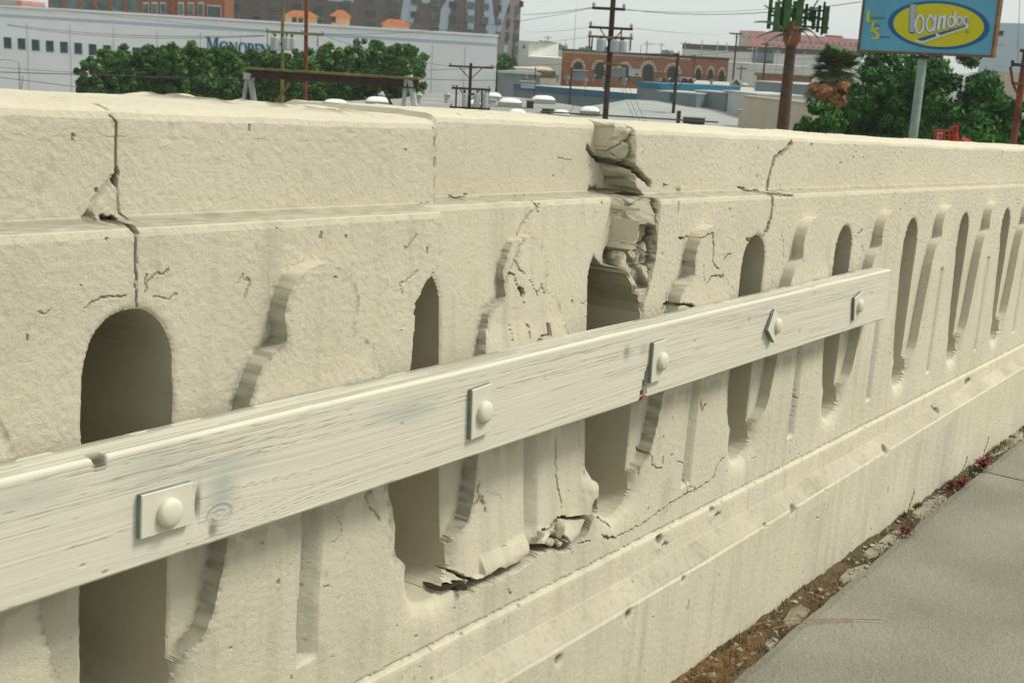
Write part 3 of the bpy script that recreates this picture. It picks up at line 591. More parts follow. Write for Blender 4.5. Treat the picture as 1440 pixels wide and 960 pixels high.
def stones(name, n, fu, smin, smax, m, seed):
    rg = np.random.default_rng(seed); V_ = []; F_ = []
    for k in range(n):
        u_, w_, h_ = fu(rg); s = smin + (smax - smin) * rg.random() ** 3; b = len(V_)
        R_ = rg.normal(size=(3, 3)); R_, _ = np.linalg.qr(R_)
        P8 = np.array([(x, y, z) for x in (-1, 1) for y in (-1, 1) for z in (-1, 1)], float) * (s * rg.uniform(.5, 1.1, 3)) * rg.uniform(.7, 1.1, (8, 1))
        P8 = P8 @ R_; P8[:, 2] *= .6
        for p in P8: V_.append((u_ + p[0], w_ + p[1], h_ + p[2] + s * .3))
        F_ += [(b, b + 1, b + 3, b + 2), (b + 4, b + 6, b + 7, b + 5), (b, b + 4, b + 5, b + 1), (b + 2, b + 3, b + 7, b + 6), (b, b + 2, b + 6, b + 4), (b + 1, b + 5, b + 7, b + 3)]
    return tag(on_bridge(simple_mesh(name, V_, F_, m)), kind='stuff')
tag(stones('gravel', 420, lambda g: ((lambda u_: (u_, g.uniform(.862 + .01 * (u_ > 3), .925), HG - .006))(1.9 + 2.9 * g.random() ** 1.4)), .0010, .0075, M_STONE, 3), 'loose pale gravel in the dirt along the foot of the balustrade', 'gravel')
tag(stones('grit', 420, lambda g: (g.uniform(1.8, 6), g.uniform(.2, .85), HG), .0004, .0022, M_STONE, 5), 'scattered grit on the sidewalk surface', 'grit')
def blades(name, pts, m, label, cat, kind='stuff'):
    V_ = []; F_ = []
    for (p, q, r_) in pts:
        p = np.array(p); q = np.array(q); d = q - p; s = np.cross(d, [0, .3, 1]); s = s / (np.linalg.norm(s) + 1e-9) * r_; u_ = np.cross(d, s); u_ = u_ / (np.linalg.norm(u_) + 1e-9) * r_ * .6; b = len(V_)
        V_ += [tuple(p - s), tuple(p + s), tuple(p + u_), tuple(q)]; F_ += [(b, b + 1, b + 3), (b + 1, b + 2, b + 3), (b + 2, b, b + 3)]
    o = on_bridge(simple_mesh(name, V_, F_, m)); return tag(o, label, cat, kind=kind)
pp = []
for k in range(1700):
    c = random.random(); x, y = (random.gauss(1020, 30), 0) if c < .6 else (random.gauss(1075, 35), 0)
    u_ = random.gauss(2.13, .10) if c < .6 else random.uniform(1.95, 2.75); w_ = random.uniform(.862, .925); a = random.uniform(0, 6.28); L = random.uniform(.01, .035)
    pp.append(((u_, w_, HG - .003), (u_ + L * math.cos(a), w_ + L * .5 * math.sin(a), HG + random.uniform(-.001, .006)), .0006))
blades('dry_grass_litter', pp, M_STRAW, 'dry orange grass litter in the near end of the dirt strip', 'dry grass')
pp = []
for u_, w_, n, s in [(gnd(1256, 720)[0], .925, 70, .018), (gnd(1280, 708)[0], .923, 60, .018), (gnd(1330, 680)[0], .915, 90, .03), (gnd(1395, 630)[0], .92, 90, .05), (gnd(1432, 600)[0], .92, 70, .05), (3.9, .90, 120, .10), (4.4, .91, 90, .10), (2.25, .92, 60, .06), (2.6, .922, 50, .08), (3.15, .875, 60, .2), (3.6, .885, 60, .25), (4.2, .89, 50, .3), (5.2, .91, 120, .4)]:
    for k in range(n):
        a = u_ + random.gauss(0, s); b = w_ + random.gauss(0, .005); pp.append(((a, b, HG - .006), (a + random.gauss(0, .006), b + random.gauss(0, .006), HG + random.uniform(.003, .013)), .0011))
for x, y in [(1010, 719), (937, 760), (868, 856), (1102, 715), (1235, 635), (1315, 582)]:
    a, b = wh(x, y, .955)
    for k in range(34): c = a + random.gauss(0, .007 * (1 + .4 * max(a - 1.5, 0))); pp.append(((c, .957, b - .006), (c + random.gauss(0, .004), .957 - random.uniform(.001, .008), b + random.uniform(-.008, .008)), .0007))
blades('dry_moss_tufts', pp, M_MOSS, 'dry brown moss and dust tufts caught on the ledges and in the gutter', 'moss')
def tube(V_, F_, pts, rads, n=6):
    b = len(V_)
    for i, p in enumerate(pts):
        p = np.array(p, float); d = np.array(pts[min(i + 1, len(pts) - 1)], float) - np.array(pts[max(i - 1, 0)], float); d /= np.linalg.norm(d) + 1e-12
        a = np.cross(d, [0, 0, 1] if abs(d[2]) < .9 else [1, 0, 0]); a /= np.linalg.norm(a); c = np.cross(d, a)
        for j in range(n): t = 2 * math.pi * j / n; V_.append(tuple(p + rads[i] * (a * math.cos(t) + c * math.sin(t))))
    for i in range(len(pts) - 1):
        for j in range(n): F_.append((b + i * n + j, b + i * n + (j + 1) % n, b + (i + 1) * n + (j + 1) % n, b + (i + 1) * n + j))
    F_.append(tuple(b + j for j in range(n))[::-1]); F_.append(tuple(b + (len(pts) - 1) * n + j for j in range(n)))
def on_ground(name, u_, w_, h_=HG): 
    o = bpy.data.objects.new(name, None); COL.objects.link(o)
    q = Matrix.Rotation(SLOPE, 4, 'Y') @ Vector((u_, w_, h_)); o.location = Vector(CAMP) + q; o.rotation_euler = BR; o.empty_display_size = .05; return o
def weed(px, label, hgt, nleaf, flower, seed, spread=.02, lean=.02):
    u_, w_ = gnd(*px); rg = random.Random(seed); r = on_ground('weed', u_, w_); tag(r, label, 'weed')
    for k in range(nleaf):
        a = rg.uniform(0, 6.28); L = spread * rg.uniform(.6, 1.3); up = rg.uniform(.1, 1.0) * L; wd = L * .22; V_ = []; F_ = []
        dx, dy = math.cos(a), math.sin(a)
        for i in range(5):
            t = i / 4; wv = wd * math.sin(math.pi * (t * .9 + .08)); z = .002 + up * math.sin(t * 2.2); x = L * t * dx; y = L * t * dy * .8
            V_ += [(x - dy * wv, y + dx * wv, z), (x, y, z - .0012), (x + dy * wv, y - dx * wv, z)]
        for i in range(4): b = i * 3; F_ += [(b, b + 1, b + 4, b + 3), (b + 1, b + 2, b + 5, b + 4)]
        simple_mesh('leaf', V_, F_, M_REDLEAF, r)
    for s in range(2 if flower else 1):
        V_ = []; F_ = []; H = hgt * (1 if s == 0 else .5); lx = lean * (.6 if s == 0 else 1.7)
        pts = [(lx * (t ** 1.5) + .002 * math.sin(t * 9), .004 * math.sin(t * 5 + s), H * t) for t in np.linspace(0, 1, 9)]
        tube(V_, F_, pts, [.0012 * (1 - .5 * t) for t in np.linspace(0, 1, 9)], 5)
        for t in (.35, .55, .7, .82, .92, .98):
            i = int(t * 8); p = pts[i]; tube(V_, F_, [p, (p[0] + rg.uniform(-.006, .006), p[1], p[2] + .007)], [.0010, .0018], 4)
        st = simple_mesh('stem', V_, F_, M_STEM, r)
        if flower and s == 1:
            V_ = []; F_ = []; c = pts[-1]
            for k in range(12):
                a = k * math.pi / 6; b = len(V_); d = (math.cos(a), math.sin(a)); e = (-d[1] * .0022, d[0] * .0022)
                V_ += [(c[0], c[1], c[2]), (c[0] + d[0] * .006 + e[0], c[1] + d[1] * .006 + e[1], c[2] + .0035), (c[0] + d[0] * .0085, c[1] + d[1] * .0085, c[2] + .002), (c[0] + d[0] * .006 - e[0], c[1] + d[1] * .006 - e[1], c[2] + .0035)]; F_.append((b, b + 1, b + 2, b + 3))
            simple_mesh('flower', V_, F_, M_YEL, st)
weed((1273, 751), 'red-leaved weed with a tall seed stem and one yellow flower at the sidewalk edge', .125, 16, True, 1, .026, .014)
weed((1352, 684), 'red bushy weed with a thin upright stem, middle of the three beside the wall', .10, 16, False, 2, .026, -.012)
weed((1382, 658), 'dark red bushy weed growing in the far end of the dirt strip', .11, 20, False, 3, .032, -.004)
weed((1336, 688), 'low sprawling red weed without flowers just before the bushy ones', .012, 10, False, 4, .028, 0)
V_ = []; F_ = []
for pts in ([(1058, 878), (1085, 874), (1130, 870), (1180, 869), (1240, 872)], [(1085, 884), (1110, 878), (1150, 873), (1200, 871)]):
    g = [gnd(x, y, HG + .006) for x, y in pts]; tube(V_, F_, [(a, b, HG + .006 + .002 * math.sin(i * 2)) for i, (a, b) in enumerate(g)], [.0009] * len(g), 5)
tag(on_bridge(simple_mesh('straw_stalk', V_, F_, M_STRAW)), 'long dry straw stalk lying from the gutter onto the sidewalk', 'straw')
# ================================================================== THE TOWN BELOW
class MB:
    def __init__(s): s.V = []; s.F = []
    def box(s, x0, x1, y0, y1, z0, z1):
        b = len(s.V); s.V += [(x, y, z) for z in (z0, z1) for y in (y0, y1) for x in (x0, x1)]
        s.F += [tuple(b + i for i in f) for f in ((0, 2, 3, 1), (4, 5, 7, 6), (0, 1, 5, 4), (2, 6, 7, 3), (0, 4, 6, 2), (1, 3, 7, 5))]; return s
    def prism(s, poly, y0, y1):                 # poly in (x, z), extruded in y
        b = len(s.V); n = len(poly); s.V += [(x, y0, z) for x, z in poly] + [(x, y1, z) for x, z in poly]
        s.F += [tuple(range(b, b + n)), tuple(range(b + n, b + 2 * n))[::-1]] + [(b + (i + 1) % n, b + i, b + n + i, b + n + (i + 1) % n) for i in range(n)]; return s
    def tube(s, pts, r, n=6):
        rr = r if isinstance(r, (list, tuple)) else [r] * len(pts); tube(s.V, s.F, pts, rr, n); return s
    def can(s, x, y, z0, z1, r, n=12, r1=None):
        return s.tube([(x, y, z0), (x, y, z1)], [r, r if r1 is None else r1], n)
    def build(s, name, m, parent=None, smooth=False): return simple_mesh(name, s.V, s.F, m, parent, smooth)
class PL:
    """a thing standing on a vertical plane through two photograph columns at given distances; local x along it, local y away from the camera"""
    def __init__(s, name, x0, d0, x1, d1, label, cat, group=None, y=80, kind=None):
        p0 = at(x0, y, d0); p1 = at(x1, y, d1); s.o = np.array([p0[0], p0[1], 0.0]); d = p1 - p0; d[2] = 0; s.L = np.linalg.norm(d); s.d = d / s.L
        s.n = np.array([-s.d[1], s.d[0], 0]); s.n = s.n if s.n @ (s.o - CAMP * [1, 1, 0]) > 0 else -s.n
        s.root = empty(name, s.o, (0, 0, math.atan2(s.d[1], s.d[0])), label, cat, group)
        if kind: s.root['kind'] = kind
    def __call__(s, x, y, off=0):
        r = ray(x, y); q = s.o + s.n * off; t = ((q - CAMP) @ s.n) / (r @ s.n); p = CAMP + r * t - s.o
        return float(p @ s.d), float(p[2])
def facing(name, x, d, label, cat, group=None, y=80):
    a = at(x - 10, y, d); b = at(x + 10, y, d)
    p = PL(name, x, d, x + 10, d, label, cat, group, y); return p
def body(pl, x0, y0, x1, y1, dep, zb=-.4, z=None):
    """a building block behind a facade line; ends turned so that only the front is seen from the bridge"""
    a0, z0 = pl(x0, y0); a1, z1 = pl(x1, y1)
    if z is not None: z0 = z1 = z
    r0 = ray(x0, y0); r1 = ray(x1, y1); t0 = (r0 @ pl.d) / (r0 @ pl.n); t1 = (r1 @ pl.d) / (r1 @ pl.n)
    b0 = a0 + dep * max(0, t0 + .02); b1 = a1 + dep * min(0, t1 - .02)
    q = MB(); q.V += [(a0, 0, zb), (a1, 0, zb), (a1, 0, z1), (a0, 0, z0), (b0, dep, zb), (b1, dep, zb), (b1, dep, z1), (b0, dep, z0)]
    q.F += [(0, 1, 2, 3), (1, 5, 6, 2), (5, 4, 7, 6), (4, 0, 3, 7), (3, 2, 6, 7)]; return q
# materials
M_WHITEWALL = mat('white_painted_wall', (.78, .79, .79), .7, noise=.03, nscale=.3)
M_PALEBLUE = mat('pale_blue_trim', (.42, .52, .58), .7); M_JOINT = mat('panel_joint', (.45, .48, .50), .8)
M_GLASSD = mat('dark_window_glass', (.03, .055, .05), .25, spec=.5, noise=.4, nscale=.8)
M_GLASSG = mat('green_tinted_glass', (.07, .12, .11), .3, spec=.5, noise=.5, nscale=.5)
M_LETTER = mat('blue_sign_letter', (.01, .10, .22), .5)
M_BRICK = mat('orange_brown_brick', (.22, .085, .035), .9, noise=.2, nscale=1.5); M_BRICKR = mat('red_brown_brick', (.27, .115, .055), .9, noise=.15, nscale=1)
M_TAUPE = mat('taupe_render', (.14, .112, .098), .85, noise=.08, nscale=.3); M_TAUPE2 = mat('taupe_render_corner', (.15, .125, .115), .85, noise=.08, nscale=.3); M_RIBBON = mat('pale_blue_mural_paint', (.36, .44, .50), .8)
M_PEACH = mat('peach_render', (.50, .28, .15), .85); M_TILE = mat('orange_roof_tile', (.30, .095, .03), .85, noise=.25, nscale=2)
M_PINK = mat('pink_render', (.60, .26, .22), .85, noise=.1, nscale=.5); M_BEIGE = mat('beige_wall', (.46, .40, .30), .85, noise=.06, nscale=.5); M_CREAM = mat('cream_wall', (.60, .60, .54), .85, noise=.05, nscale=.3)
M_ROOFG = mat('grey_flat_roof', (.26, .26, .24), .9, noise=.14, nscale=.25); M_ROOFM = mat('grey_green_metal_roof', (.29, .31, .285), .7, noise=.08, nscale=.3); M_ROOFL = mat('light_gravel_roof', (.42, .41, .36), .9, noise=.10, nscale=.2)
M_GREYB = mat('grey_blue_wall', (.16, .195, .205), .85, noise=.1, nscale=.5); M_BLUET = mat('bright_blue_fascia', (.02, .13, .21), .6); M_GREYL = mat('light_grey_wall', (.42, .44, .43), .85, noise=.08, nscale=.5)
M_DKWOOD = mat('dark_creosote_wood', (.050, .028, .018), .9, noise=.3, nscale=2); M_REDWD = mat('red_brown_pole_wood', (.14, .045, .020), .9, noise=.3, nscale=2); M_OLIVE = mat('olive_painted_wood', (.16, .13, .04), .85, noise=.3, nscale=3)
M_CAN = mat('grey_transformer_can', (.32, .35, .34), .5); M_DARK = mat('dark_metal', (.03, .035, .03), .6); M_STEELG = mat('galvanised_steel', (.34, .36, .33), .6, noise=.15, nscale=2)
M_TANK = mat('dark_green_box', (.025, .06, .05), .6); M_DOME = mat('milky_skylight_plastic', (.66, .70, .68), .35, spec=.5); M_CURB = mat('skylight_curb', (.30, .32, .25), .8)
M_LEAF = None
def leafmat(name, dark, light, warm):
    m = bpy.data.materials.new(name); m.use_nodes = True; n = m.node_tree; b = n.nodes['Principled BSDF']; b.inputs['Roughness'].default_value = .6; b.inputs['Specular IOR Level'].default_value = .25
    a = n.nodes.new('ShaderNodeAttribute'); a.attribute_name = 'tint'; r = n.nodes.new('ShaderNodeValToRGB')
    r.color_ramp.elements[0].color = (*dark, 1); r.color_ramp.elements[1].color = (*light, 1); e = r.color_ramp.elements.new(.93); e.color = (*light, 1); r.color_ramp.elements[2].position = 1; r.color_ramp.elements[2].color = (*warm, 1)
    n.links.new(a.outputs['Fac'], r.inputs[0]); n.links.new(r.outputs[0], b.inputs['Base Color'])
    return m
M_LEAFH = leafmat('bright_green_foliage', (.008, .034, .003), (.060, .18, .012), (.20, .30, .02))
M_LEAFT = leafmat('deep_green_foliage', (.006, .036, .006), (.048, .175, .014), (.11, .25, .02))
M_BARK = mat('grey_brown_bark', (.09, .065, .045), .9, noise=.3, nscale=3)
# ground of the town
g = gridmesh('ground', np.linspace(-2500, 4500, 60), np.linspace(1.4, 5500, 60), lambda A, B: A * 0 - .35 + B * 0, None)
M_GND = mat('dusty_asphalt_ground', (.16, .155, .14), .95, noise=.25, nscale=.05)
tag(link('ground', g, M_GND), kind='structure')
# ------------------------------------------------------------------ trees
def leaves(blobs, n, size, seed, flat=.25):
    rg = np.random.default_rng(seed); B = np.array([b[:3] for b in blobs]); Rr = np.array([b[3] for b in blobs]); w = Rr ** 2; w /= w.sum()
    k = rg.choice(len(B), n, p=w); d = rg.normal(size=(n, 3)); d /= np.linalg.norm(d, axis=1)[:, None]; d[:, 2] = d[:, 2] * .9 + .08
    c = B[k] + d * (Rr[k] * rg.uniform(.55, 1.12, n))[:, None]
    a = d + rg.normal(size=(n, 3)) * .6; a /= np.linalg.norm(a, axis=1)[:, None]
    t = np.cross(a, rg.normal(size=(n, 3))); t /= np.linalg.norm(t, axis=1)[:, None]; b = np.cross(a, t); s = (size * rg.uniform(.6, 1.4, n))[:, None]
    V = np.stack([c - t * s, c + b * s * .45, c + t * s, c - b * s * .45], 1).reshape(-1, 3); F = np.arange(n * 4).reshape(n, 4)
    zz = (d[:, 2] * .5 + .5); tint = np.clip(rg.uniform(0, .85, n) * .75 + (rg.random(len(B))[k]) * .35 + (rg.random(n) > .96) * .3, 0, 1)
    return V, F, np.repeat(tint, 4)
def tree(name, x, ytop, d, width, label, mat_, seed, n=9000, size=.22, ybot=None, bare=.0, group=None, cone=False, pw_=2, full=False):
    rg = random.Random(seed); p = at(x, 100, d); top = at(x, ytop, d)[2]; base = 0.0
    r = empty('tree', (p[0], p[1], base), (0, 0, 0), label, 'tree', group)
    H = top - base; z0 = max(.6, H * (.12 if bare == 0 else bare)); blobs = []
    nb = (170 if pw_ > 4 else 110) if full else 64
    for k in range(nb):
        while True:
            a, b, c = rg.uniform(-1, 1), rg.uniform(-1, 1), rg.uniform(-1, 1); q = (abs(a) ** pw_ + abs(b) ** pw_ + abs(c) ** pw_) ** (1 / pw_)
            if .62 < q < 1: break
        zc = (z0 + H) / 2 + c * (H - z0) / 2 * .90; wf = (1 - .8 * max(0, (zc - z0) / (H - z0))) if cone else 1
        rr = width * rg.uniform(.13, .24) * (.6 if cone else .75 if pw_ > 4 else 1)
        blobs.append((a * width * .84 * wf, b * width * .84 * wf, zc + (rg.uniform(0, .5) if c > .6 else 0), min(rr, H * .17)))
    for k in range(8): blobs.append((rg.uniform(-.4, .4) * width, rg.uniform(-.4, .4) * width, z0 + (H - z0) * rg.uniform(.25, .8), min(width * .45, H * .3)))
    V, F, t = leaves(blobs, n, size, seed)
    tk = MB(); tk.tube([(0, 0, -.5), (width * .02, 0, z0 + .1 * H), (-width * .03, .1, H * .55), (0, 0, H * .85)], [width * .07, width * .055, width * .03, width * .008], 8)
    for k in range(7):
        a = rg.uniform(0, 6.28); z = z0 + (H - z0) * rg.uniform(.0, .5); tk.tube([(0, 0, z), (math.cos(a) * width * .35, math.sin(a) * width * .35, z + H * .12), (math.cos(a) * width * .65, math.sin(a) * width * .65, z + H * .26)], [width * .03, width * .02, width * .006], 5)
    tk.build('trunk', M_BARK, r)
    link('crown', npmesh('crown', V, F, {'tint': t}), mat_, r)
    return r
HT = [(140, 96, 24, 'small end tree of the clipped row, farthest left'), (178, 82, 32, 'second tree from the left end of the dense green row'), (222, 78, 34, 'broad tree of the green row just left of the blue wall lettering'), (268, 76, 34, 'tree of the green row below the first blue letters'),
      (318, 80, 34, 'tree of the green row below the middle of the blue lettering'), (366, 80, 34, 'tree of the green row behind the left legs of the steel frame'), (418, 80, 34, 'tree of the green row behind the two brown poles'), (470, 77, 34, 'bright tree of the green row right of the two brown poles'), (520, 72, 34, 'bright tree of the green row behind the beam end'), (566, 74, 30, 'rightmost tree of the green row with a pointed top')]
for i, (x, yt, rp, lb) in enumerate(HT):
    tree('tree', x, yt - 12, 104 + (i % 3) * 1.5, rp / 1750 * 104 * 1.22, lb, M_LEAFH, 100 + i, 32000, .14, pw_=5, full=True, group='row of dense green trees before the white warehouse')
tree('tree', 709, 78, 158, 1.9, 'narrow cone-shaped bush against the right corner of the white warehouse', M_LEAFH, 131, 6000, .22, cone=False)
for i, (x, yt, wpx, d, lb, n) in enumerate([(1166, 158, 34, 60, 'low leafy tree at the left of the clump under the billboard', 16000), (1236, 112, 36, 62, 'leafy tree left of the billboard post', 20000), (1268, 74, 62, 64, 'tallest dark leafy tree directly behind the billboard post', 26000), (1332, 82, 58, 62, 'leafy tree right of the billboard post behind the red lift', 24000), (1386, 124, 52, 60, 'leafy tree with a loose shoot near the red brown pole', 18000), (1432, 140, 34, 60, 'smaller leafy tree at the far right edge behind the red brown pole', 9000)]):
    tree('tree', x, yt - 12, d, wpx / 1750 * d * 1.30, lb, M_LEAFT, 140 + i, int(n * 1.7), .14, pw_=2.6, full=True, group='trees under the billboard')
# loose shoots
for x0, y0, x1, y1, sd_ in ((1392, 125, 1405, 99, 1), (1350, 96, 1368, 86, 2), (1300, 84, 1262, 78, 3)):
    pass
for i, (x, y, w, d, lb) in enumerate([(762, 58, 30, 640, 'distant grey green tree left of the thin mast'), (784, 62, 26, 660, 'distant grey green tree behind the thin mast'), (822, 66, 22, 700, 'distant tree above the arched brick building'), (722, 76, 8, 260, 'small yellow green bush by the corner of the taupe tower')]):
    tree('tree', x, y, d, w / 1750 * d * .6, lb, M_LEAFT, 160 + i, 3000, .8 if d > 300 else .35)
# ------------------------------------------------------------------ white warehouse
wh_ = PL('white_warehouse', -60, 152, 700, 134, 'long white windowless warehouse wall with blue lettering behind the green trees', 'warehouse')
def top_at(pl, x, y): return pl(x, y)
sL, zL = wh_(-60, 4.4); sR, zR = wh_(700, 50)
m = body(wh_, -60, 4.4, 700, 50, 60); m.build('wall', M_WHITEWALL, wh_.root)
def strip(pl, x0, y0, x1, y1, h, off, m, name, x=None):
    a, za = pl(x0, y0, -off); b, zb = pl(x1, y1, -off); q = MB(); q.V += [(a, -off, za - h), (b, -off, zb - h), (b, -off, zb), (a, -off, za), (a, 0, za - h), (b, 0, zb - h), (b, 0, zb), (a, 0, za)]
    q.F += [(0, 1, 2, 3), (3, 2, 6, 7), (1, 0, 4, 5), (0, 3, 7, 4), (2, 1, 5, 6)]; return q.build(name, m, pl.root)
strip(wh_, -60, 16.2, 699, 61.5, .28, .05, M_PALEBLUE, 'cornice'); strip(wh_, -60, 3.2, 701, 49, .22, .22, M_WHITEWALL, 'parapet_cap')
for x in (39, 99, 160, 221, 282, 338, 392, 446, 506, 560, 608, 654): a, z = wh_(x, 70); MB().box(a - .04, a + .04, -.03, 0, -.3, 9.5).build('panel_joint', M_JOINT, wh_.root)
for k in range(11):
    x = (50 + 88.2 * k + .25 * k * k) / 4.5; y = (272 + 7.2 * k) / 4.5; a, z = wh_(x, y)
    MB().box(a - .47, a + .47, -.08, .0, z - .62, z + .62).build('window_frame', M_PALEBLUE, wh_.root).name = 'window'
    o = [c for c in wh_.root.children if c.name.startswith('window')][-1]; MB().box(a - .40, a + .40, -.10, -.08, z - .56, z + .56).build('pane', M_GLASSD, o)
# serif letters as polygons in a 1 x 1 cell
def glyph(ch):
    S = {'M': [[(0, 0), (.24, 0), (.24, .06), (.16, .08), (.16, .85), (.48, 0), (.54, 0), (.84, .86), (.84, .08), (.76, .06), (.76, 0), (1.08, 0), (1.08, .06), (1.0, .08), (1.0, .92), (1.08, .94), (1.08, 1), (.80, 1), (.55, .28), (.28, 1), (0, 1), (0, .94), (.09, .92), (.09, .08), (0, .06)]],
         'N': [[(0, 0), (.24, 0), (.24, .07), (.16, .09), (.16, .80), (.74, 0), (.84, 0), (.84, .91), (.92, .93), (.92, 1), (.68, 1), (.68, .93), (.76, .91), (.76, .28), (.24, 1), (0, 1), (0, .93), (.08, .91), (.08, .09), (0, .07)]],
         'E': [[(0, 0), (.72, 0), (.74, .26), (.68, .26), (.60, .09), (.28, .09), (.28, .47), (.50, .47), (.54, .36), (.58, .36), (.58, .66), (.54, .66), (.50, .56), (.28, .56), (.28, .91), (.58, .91), (.64, .76), (.70, .76), (.68, 1), (0, 1), (0, .93), (.09, .91), (.09, .09), (0, .07)]],
         'R': [[(0, 0), (.37, 0), (.37, .07), (.28, .09), (.28, .46), (.42, .46), (.70, 0), (.98, 0), (.98, .07), (.88, .09), (.60, .48), (.72, .56), (.76, .72), (.70, .88), (.58, .97), (.46, 1), (.28, 1), (.28, .92), (.42, .91), (.53, .84), (.56, .72), (.52, .60), (.42, .54), (.28, .54), (.28, 1), (0, 1), (0, .93), (.09, .91), (.09, .09), (0, .07)]]}
    if ch in S: return S[ch]
    out = [(.5 + .5 * math.cos(t), .5 + .53 * math.sin(t)) for t in np.linspace(.55 if ch == 'C' else 0, 2 * math.pi - (.55 if ch == 'C' else 0), 22)]
    inn = [(.5 + .29 * math.cos(t), .5 + .45 * math.sin(t)) for t in np.linspace(.7 if ch == 'C' else 0, 2 * math.pi - (.7 if ch == 'C' else 0), 22)]
    return [out + inn[::-1]]
def letters(pl, items, m, off=.12, parent=None, nm='letter'):
    for ch, x, yt, yb, wpx in items:
        s0, z1 = pl(x, yt); s1, _ = pl(x + wpx, yt); _, z0 = pl(x, yb)
        for poly in glyph(ch):
            q = MB(); q.prism([(s0 + (s1 - s0) * a, z0 + (z1 - z0) * b) for a, b in poly], -off, -.002); q.build(nm, m, parent or pl.root)
letters(wh_, [('M', 290.5, 52, 73, 16), ('O', 308.5, 58.2, 74.2, 13.5), ('N', 322.5, 59, 75.2, 12.5), ('O', 335.3, 60, 76, 12.5), ('R', 347.8, 60.8, 77, 12.5), ('E', 358.5, 61.5, 77.6, 11), ('N', 366.8, 62.2, 78.4, 12), ('C', 377.5, 63, 79, 12)], M_LETTER)
# ------------------------------------------------------------------ blocks behind the warehouse
bb = PL('brick_building', 68, 236, 316, 232, 'orange brown brick building with many tall windows above the warehouse roof, left', 'building')
m = MB(); a0, _ = bb(68, 10); a1, _ = bb(316, 10); m.box(a0, a1, 0, 25, 0, 30); m.build('wall', M_BRICK, bb.root)
for x in [80, 101, 123, 144, 165, 186]:
    a, z = bb(x + .5, 6); w_ = MB().box(a - 1.0, a + 1.0, -.15, 0, z - 1.25, z + 1.8).build('window', M_GREYL, bb.root); MB().box(a - .9, a + .9, -.2, -.15, z - 1.15, z + 1.2).build('pane', M_GLASSG, w_)
for x in [205, 217, 229, 254, 268, 282]:
    a, z = bb(x + .5, 12); w_ = MB().box(a - .52, a + .52, -.15, 0, z - 1.2, z + 1.0).build('window', M_GREYL, bb.root); MB().box(a - .42, a + .42, -.2, -.15, z - 1.1, z + .75).build('pane', M_GLASSG, w_)
a, z = bb(301, 16); w_ = MB().box(a - 1.2, a + 1.2, -.15, 0, z - 1.2, z + 1.0).build('window', M_GREYL, bb.root); MB().box(a - 1.1, a + 1.1, -.2, -.15, z - 1.0, z + .8).build('pane', M_GLASSD, w_)
for x in [91, 112, 134, 155, 176, 198, 243]: a, _ = bb(x, 8); MB().box(a - .3, a + .3, -.35, 0, 0, 30).build('pilaster', M_BRICK, bb.root)
pk = PL('pink_low_building', -20, 300, 30, 298, 'small pink building at the upper left corner above the warehouse', 'building'); a0, _ = pk(-30, 5); a1, z = pk(30, 1); MB().box(a0, a1, 0, 20, 0, z).build('wall', M_PINK, pk.root); a, z1 = pk(12, 2); MB().box(a - 2.5, a + 1.5, -.2, 0, z1 - .6, z1 + .3).build('window', M_GREYL, pk.root)
tw = PL('taupe_tower_block', 314, 282, 700, 278, 'tall taupe apartment block with pale blue ribbon mural and green windows', 'apartment block')
a0, _ = tw(315, 10); a1, _ = tw(701, 40); MB().box(a0, a1, 0, 30, 0, 46).build('wall', M_TAUPE, tw.root)
a2, _ = tw(735, 10); q = MB(); q.V += [(a1, .01, 0), (a2, 7, 0), (a2, 30, 0), (a1, 30, 0), (a1, .01, 46), (a2, 7, 46), (a2, 30, 46), (a1, 30, 46)]; q.F += [(0, 1, 5, 4), (1, 2, 6, 5), (2, 3, 7, 6), (4, 5, 6, 7)]; q.build('corner_wall', M_TAUPE2, tw.root)
_, zz = tw(728, 3); MB().box(a2 - .9, a2 + .5, 6.4, 9, zz - .8, zz + .4).build('corner_eave', M_DARK, tw.root)
def ribbon(pts, off=.06):
    P_ = [tw(x, y, -off) for x, y in pts]; MB().prism(P_, -off, -.001).build('mural_ribbon', M_RIBBON, tw.root)
ribbon([(568, -3), (563, 26), (580, 34), (584, 22), (587, 8), (590, -3)]); ribbon([(620, 14), (618, 34), (614, 44), (628, 46), (632, 26), (635, 8), (640, -3), (630, -3)][::-1]); ribbon([(657, -3), (655, 10), (659, 24), (657, 42), (666, 44), (667, 22), (668, -3)])
ribbon([(682, -3), (680, 18), (684, 34), (682, 50), (700, 52), (697, 36), (694, 20), (692, -3)]); ribbon([(706, -3), (702, 20), (697, 36), (702, 52), (708, 28), (714, 10), (718, -3)]); ribbon([(592, -3), (594, 5), (604, 5), (606, -3)]); ribbon([(462, -3), (461, 2), (497, 4), (497, -3)])
def winpane(pl, x, y, w, h, yoff=0, m=None, nm='window'):
    a, z = pl(x, y, yoff); o = MB().box(a - w / 2, a + w / 2, yoff - .12, yoff, z - h / 2, z + h / 2).build(nm, M_GREYB, pl.root); MB().box(a - w / 2 + .12, a + w / 2 - .12, yoff - .16, yoff - .12, z - h / 2 + .12, z + h / 2 - .12).build('pane', m or M_GLASSG, o)
rg = random.Random(5)
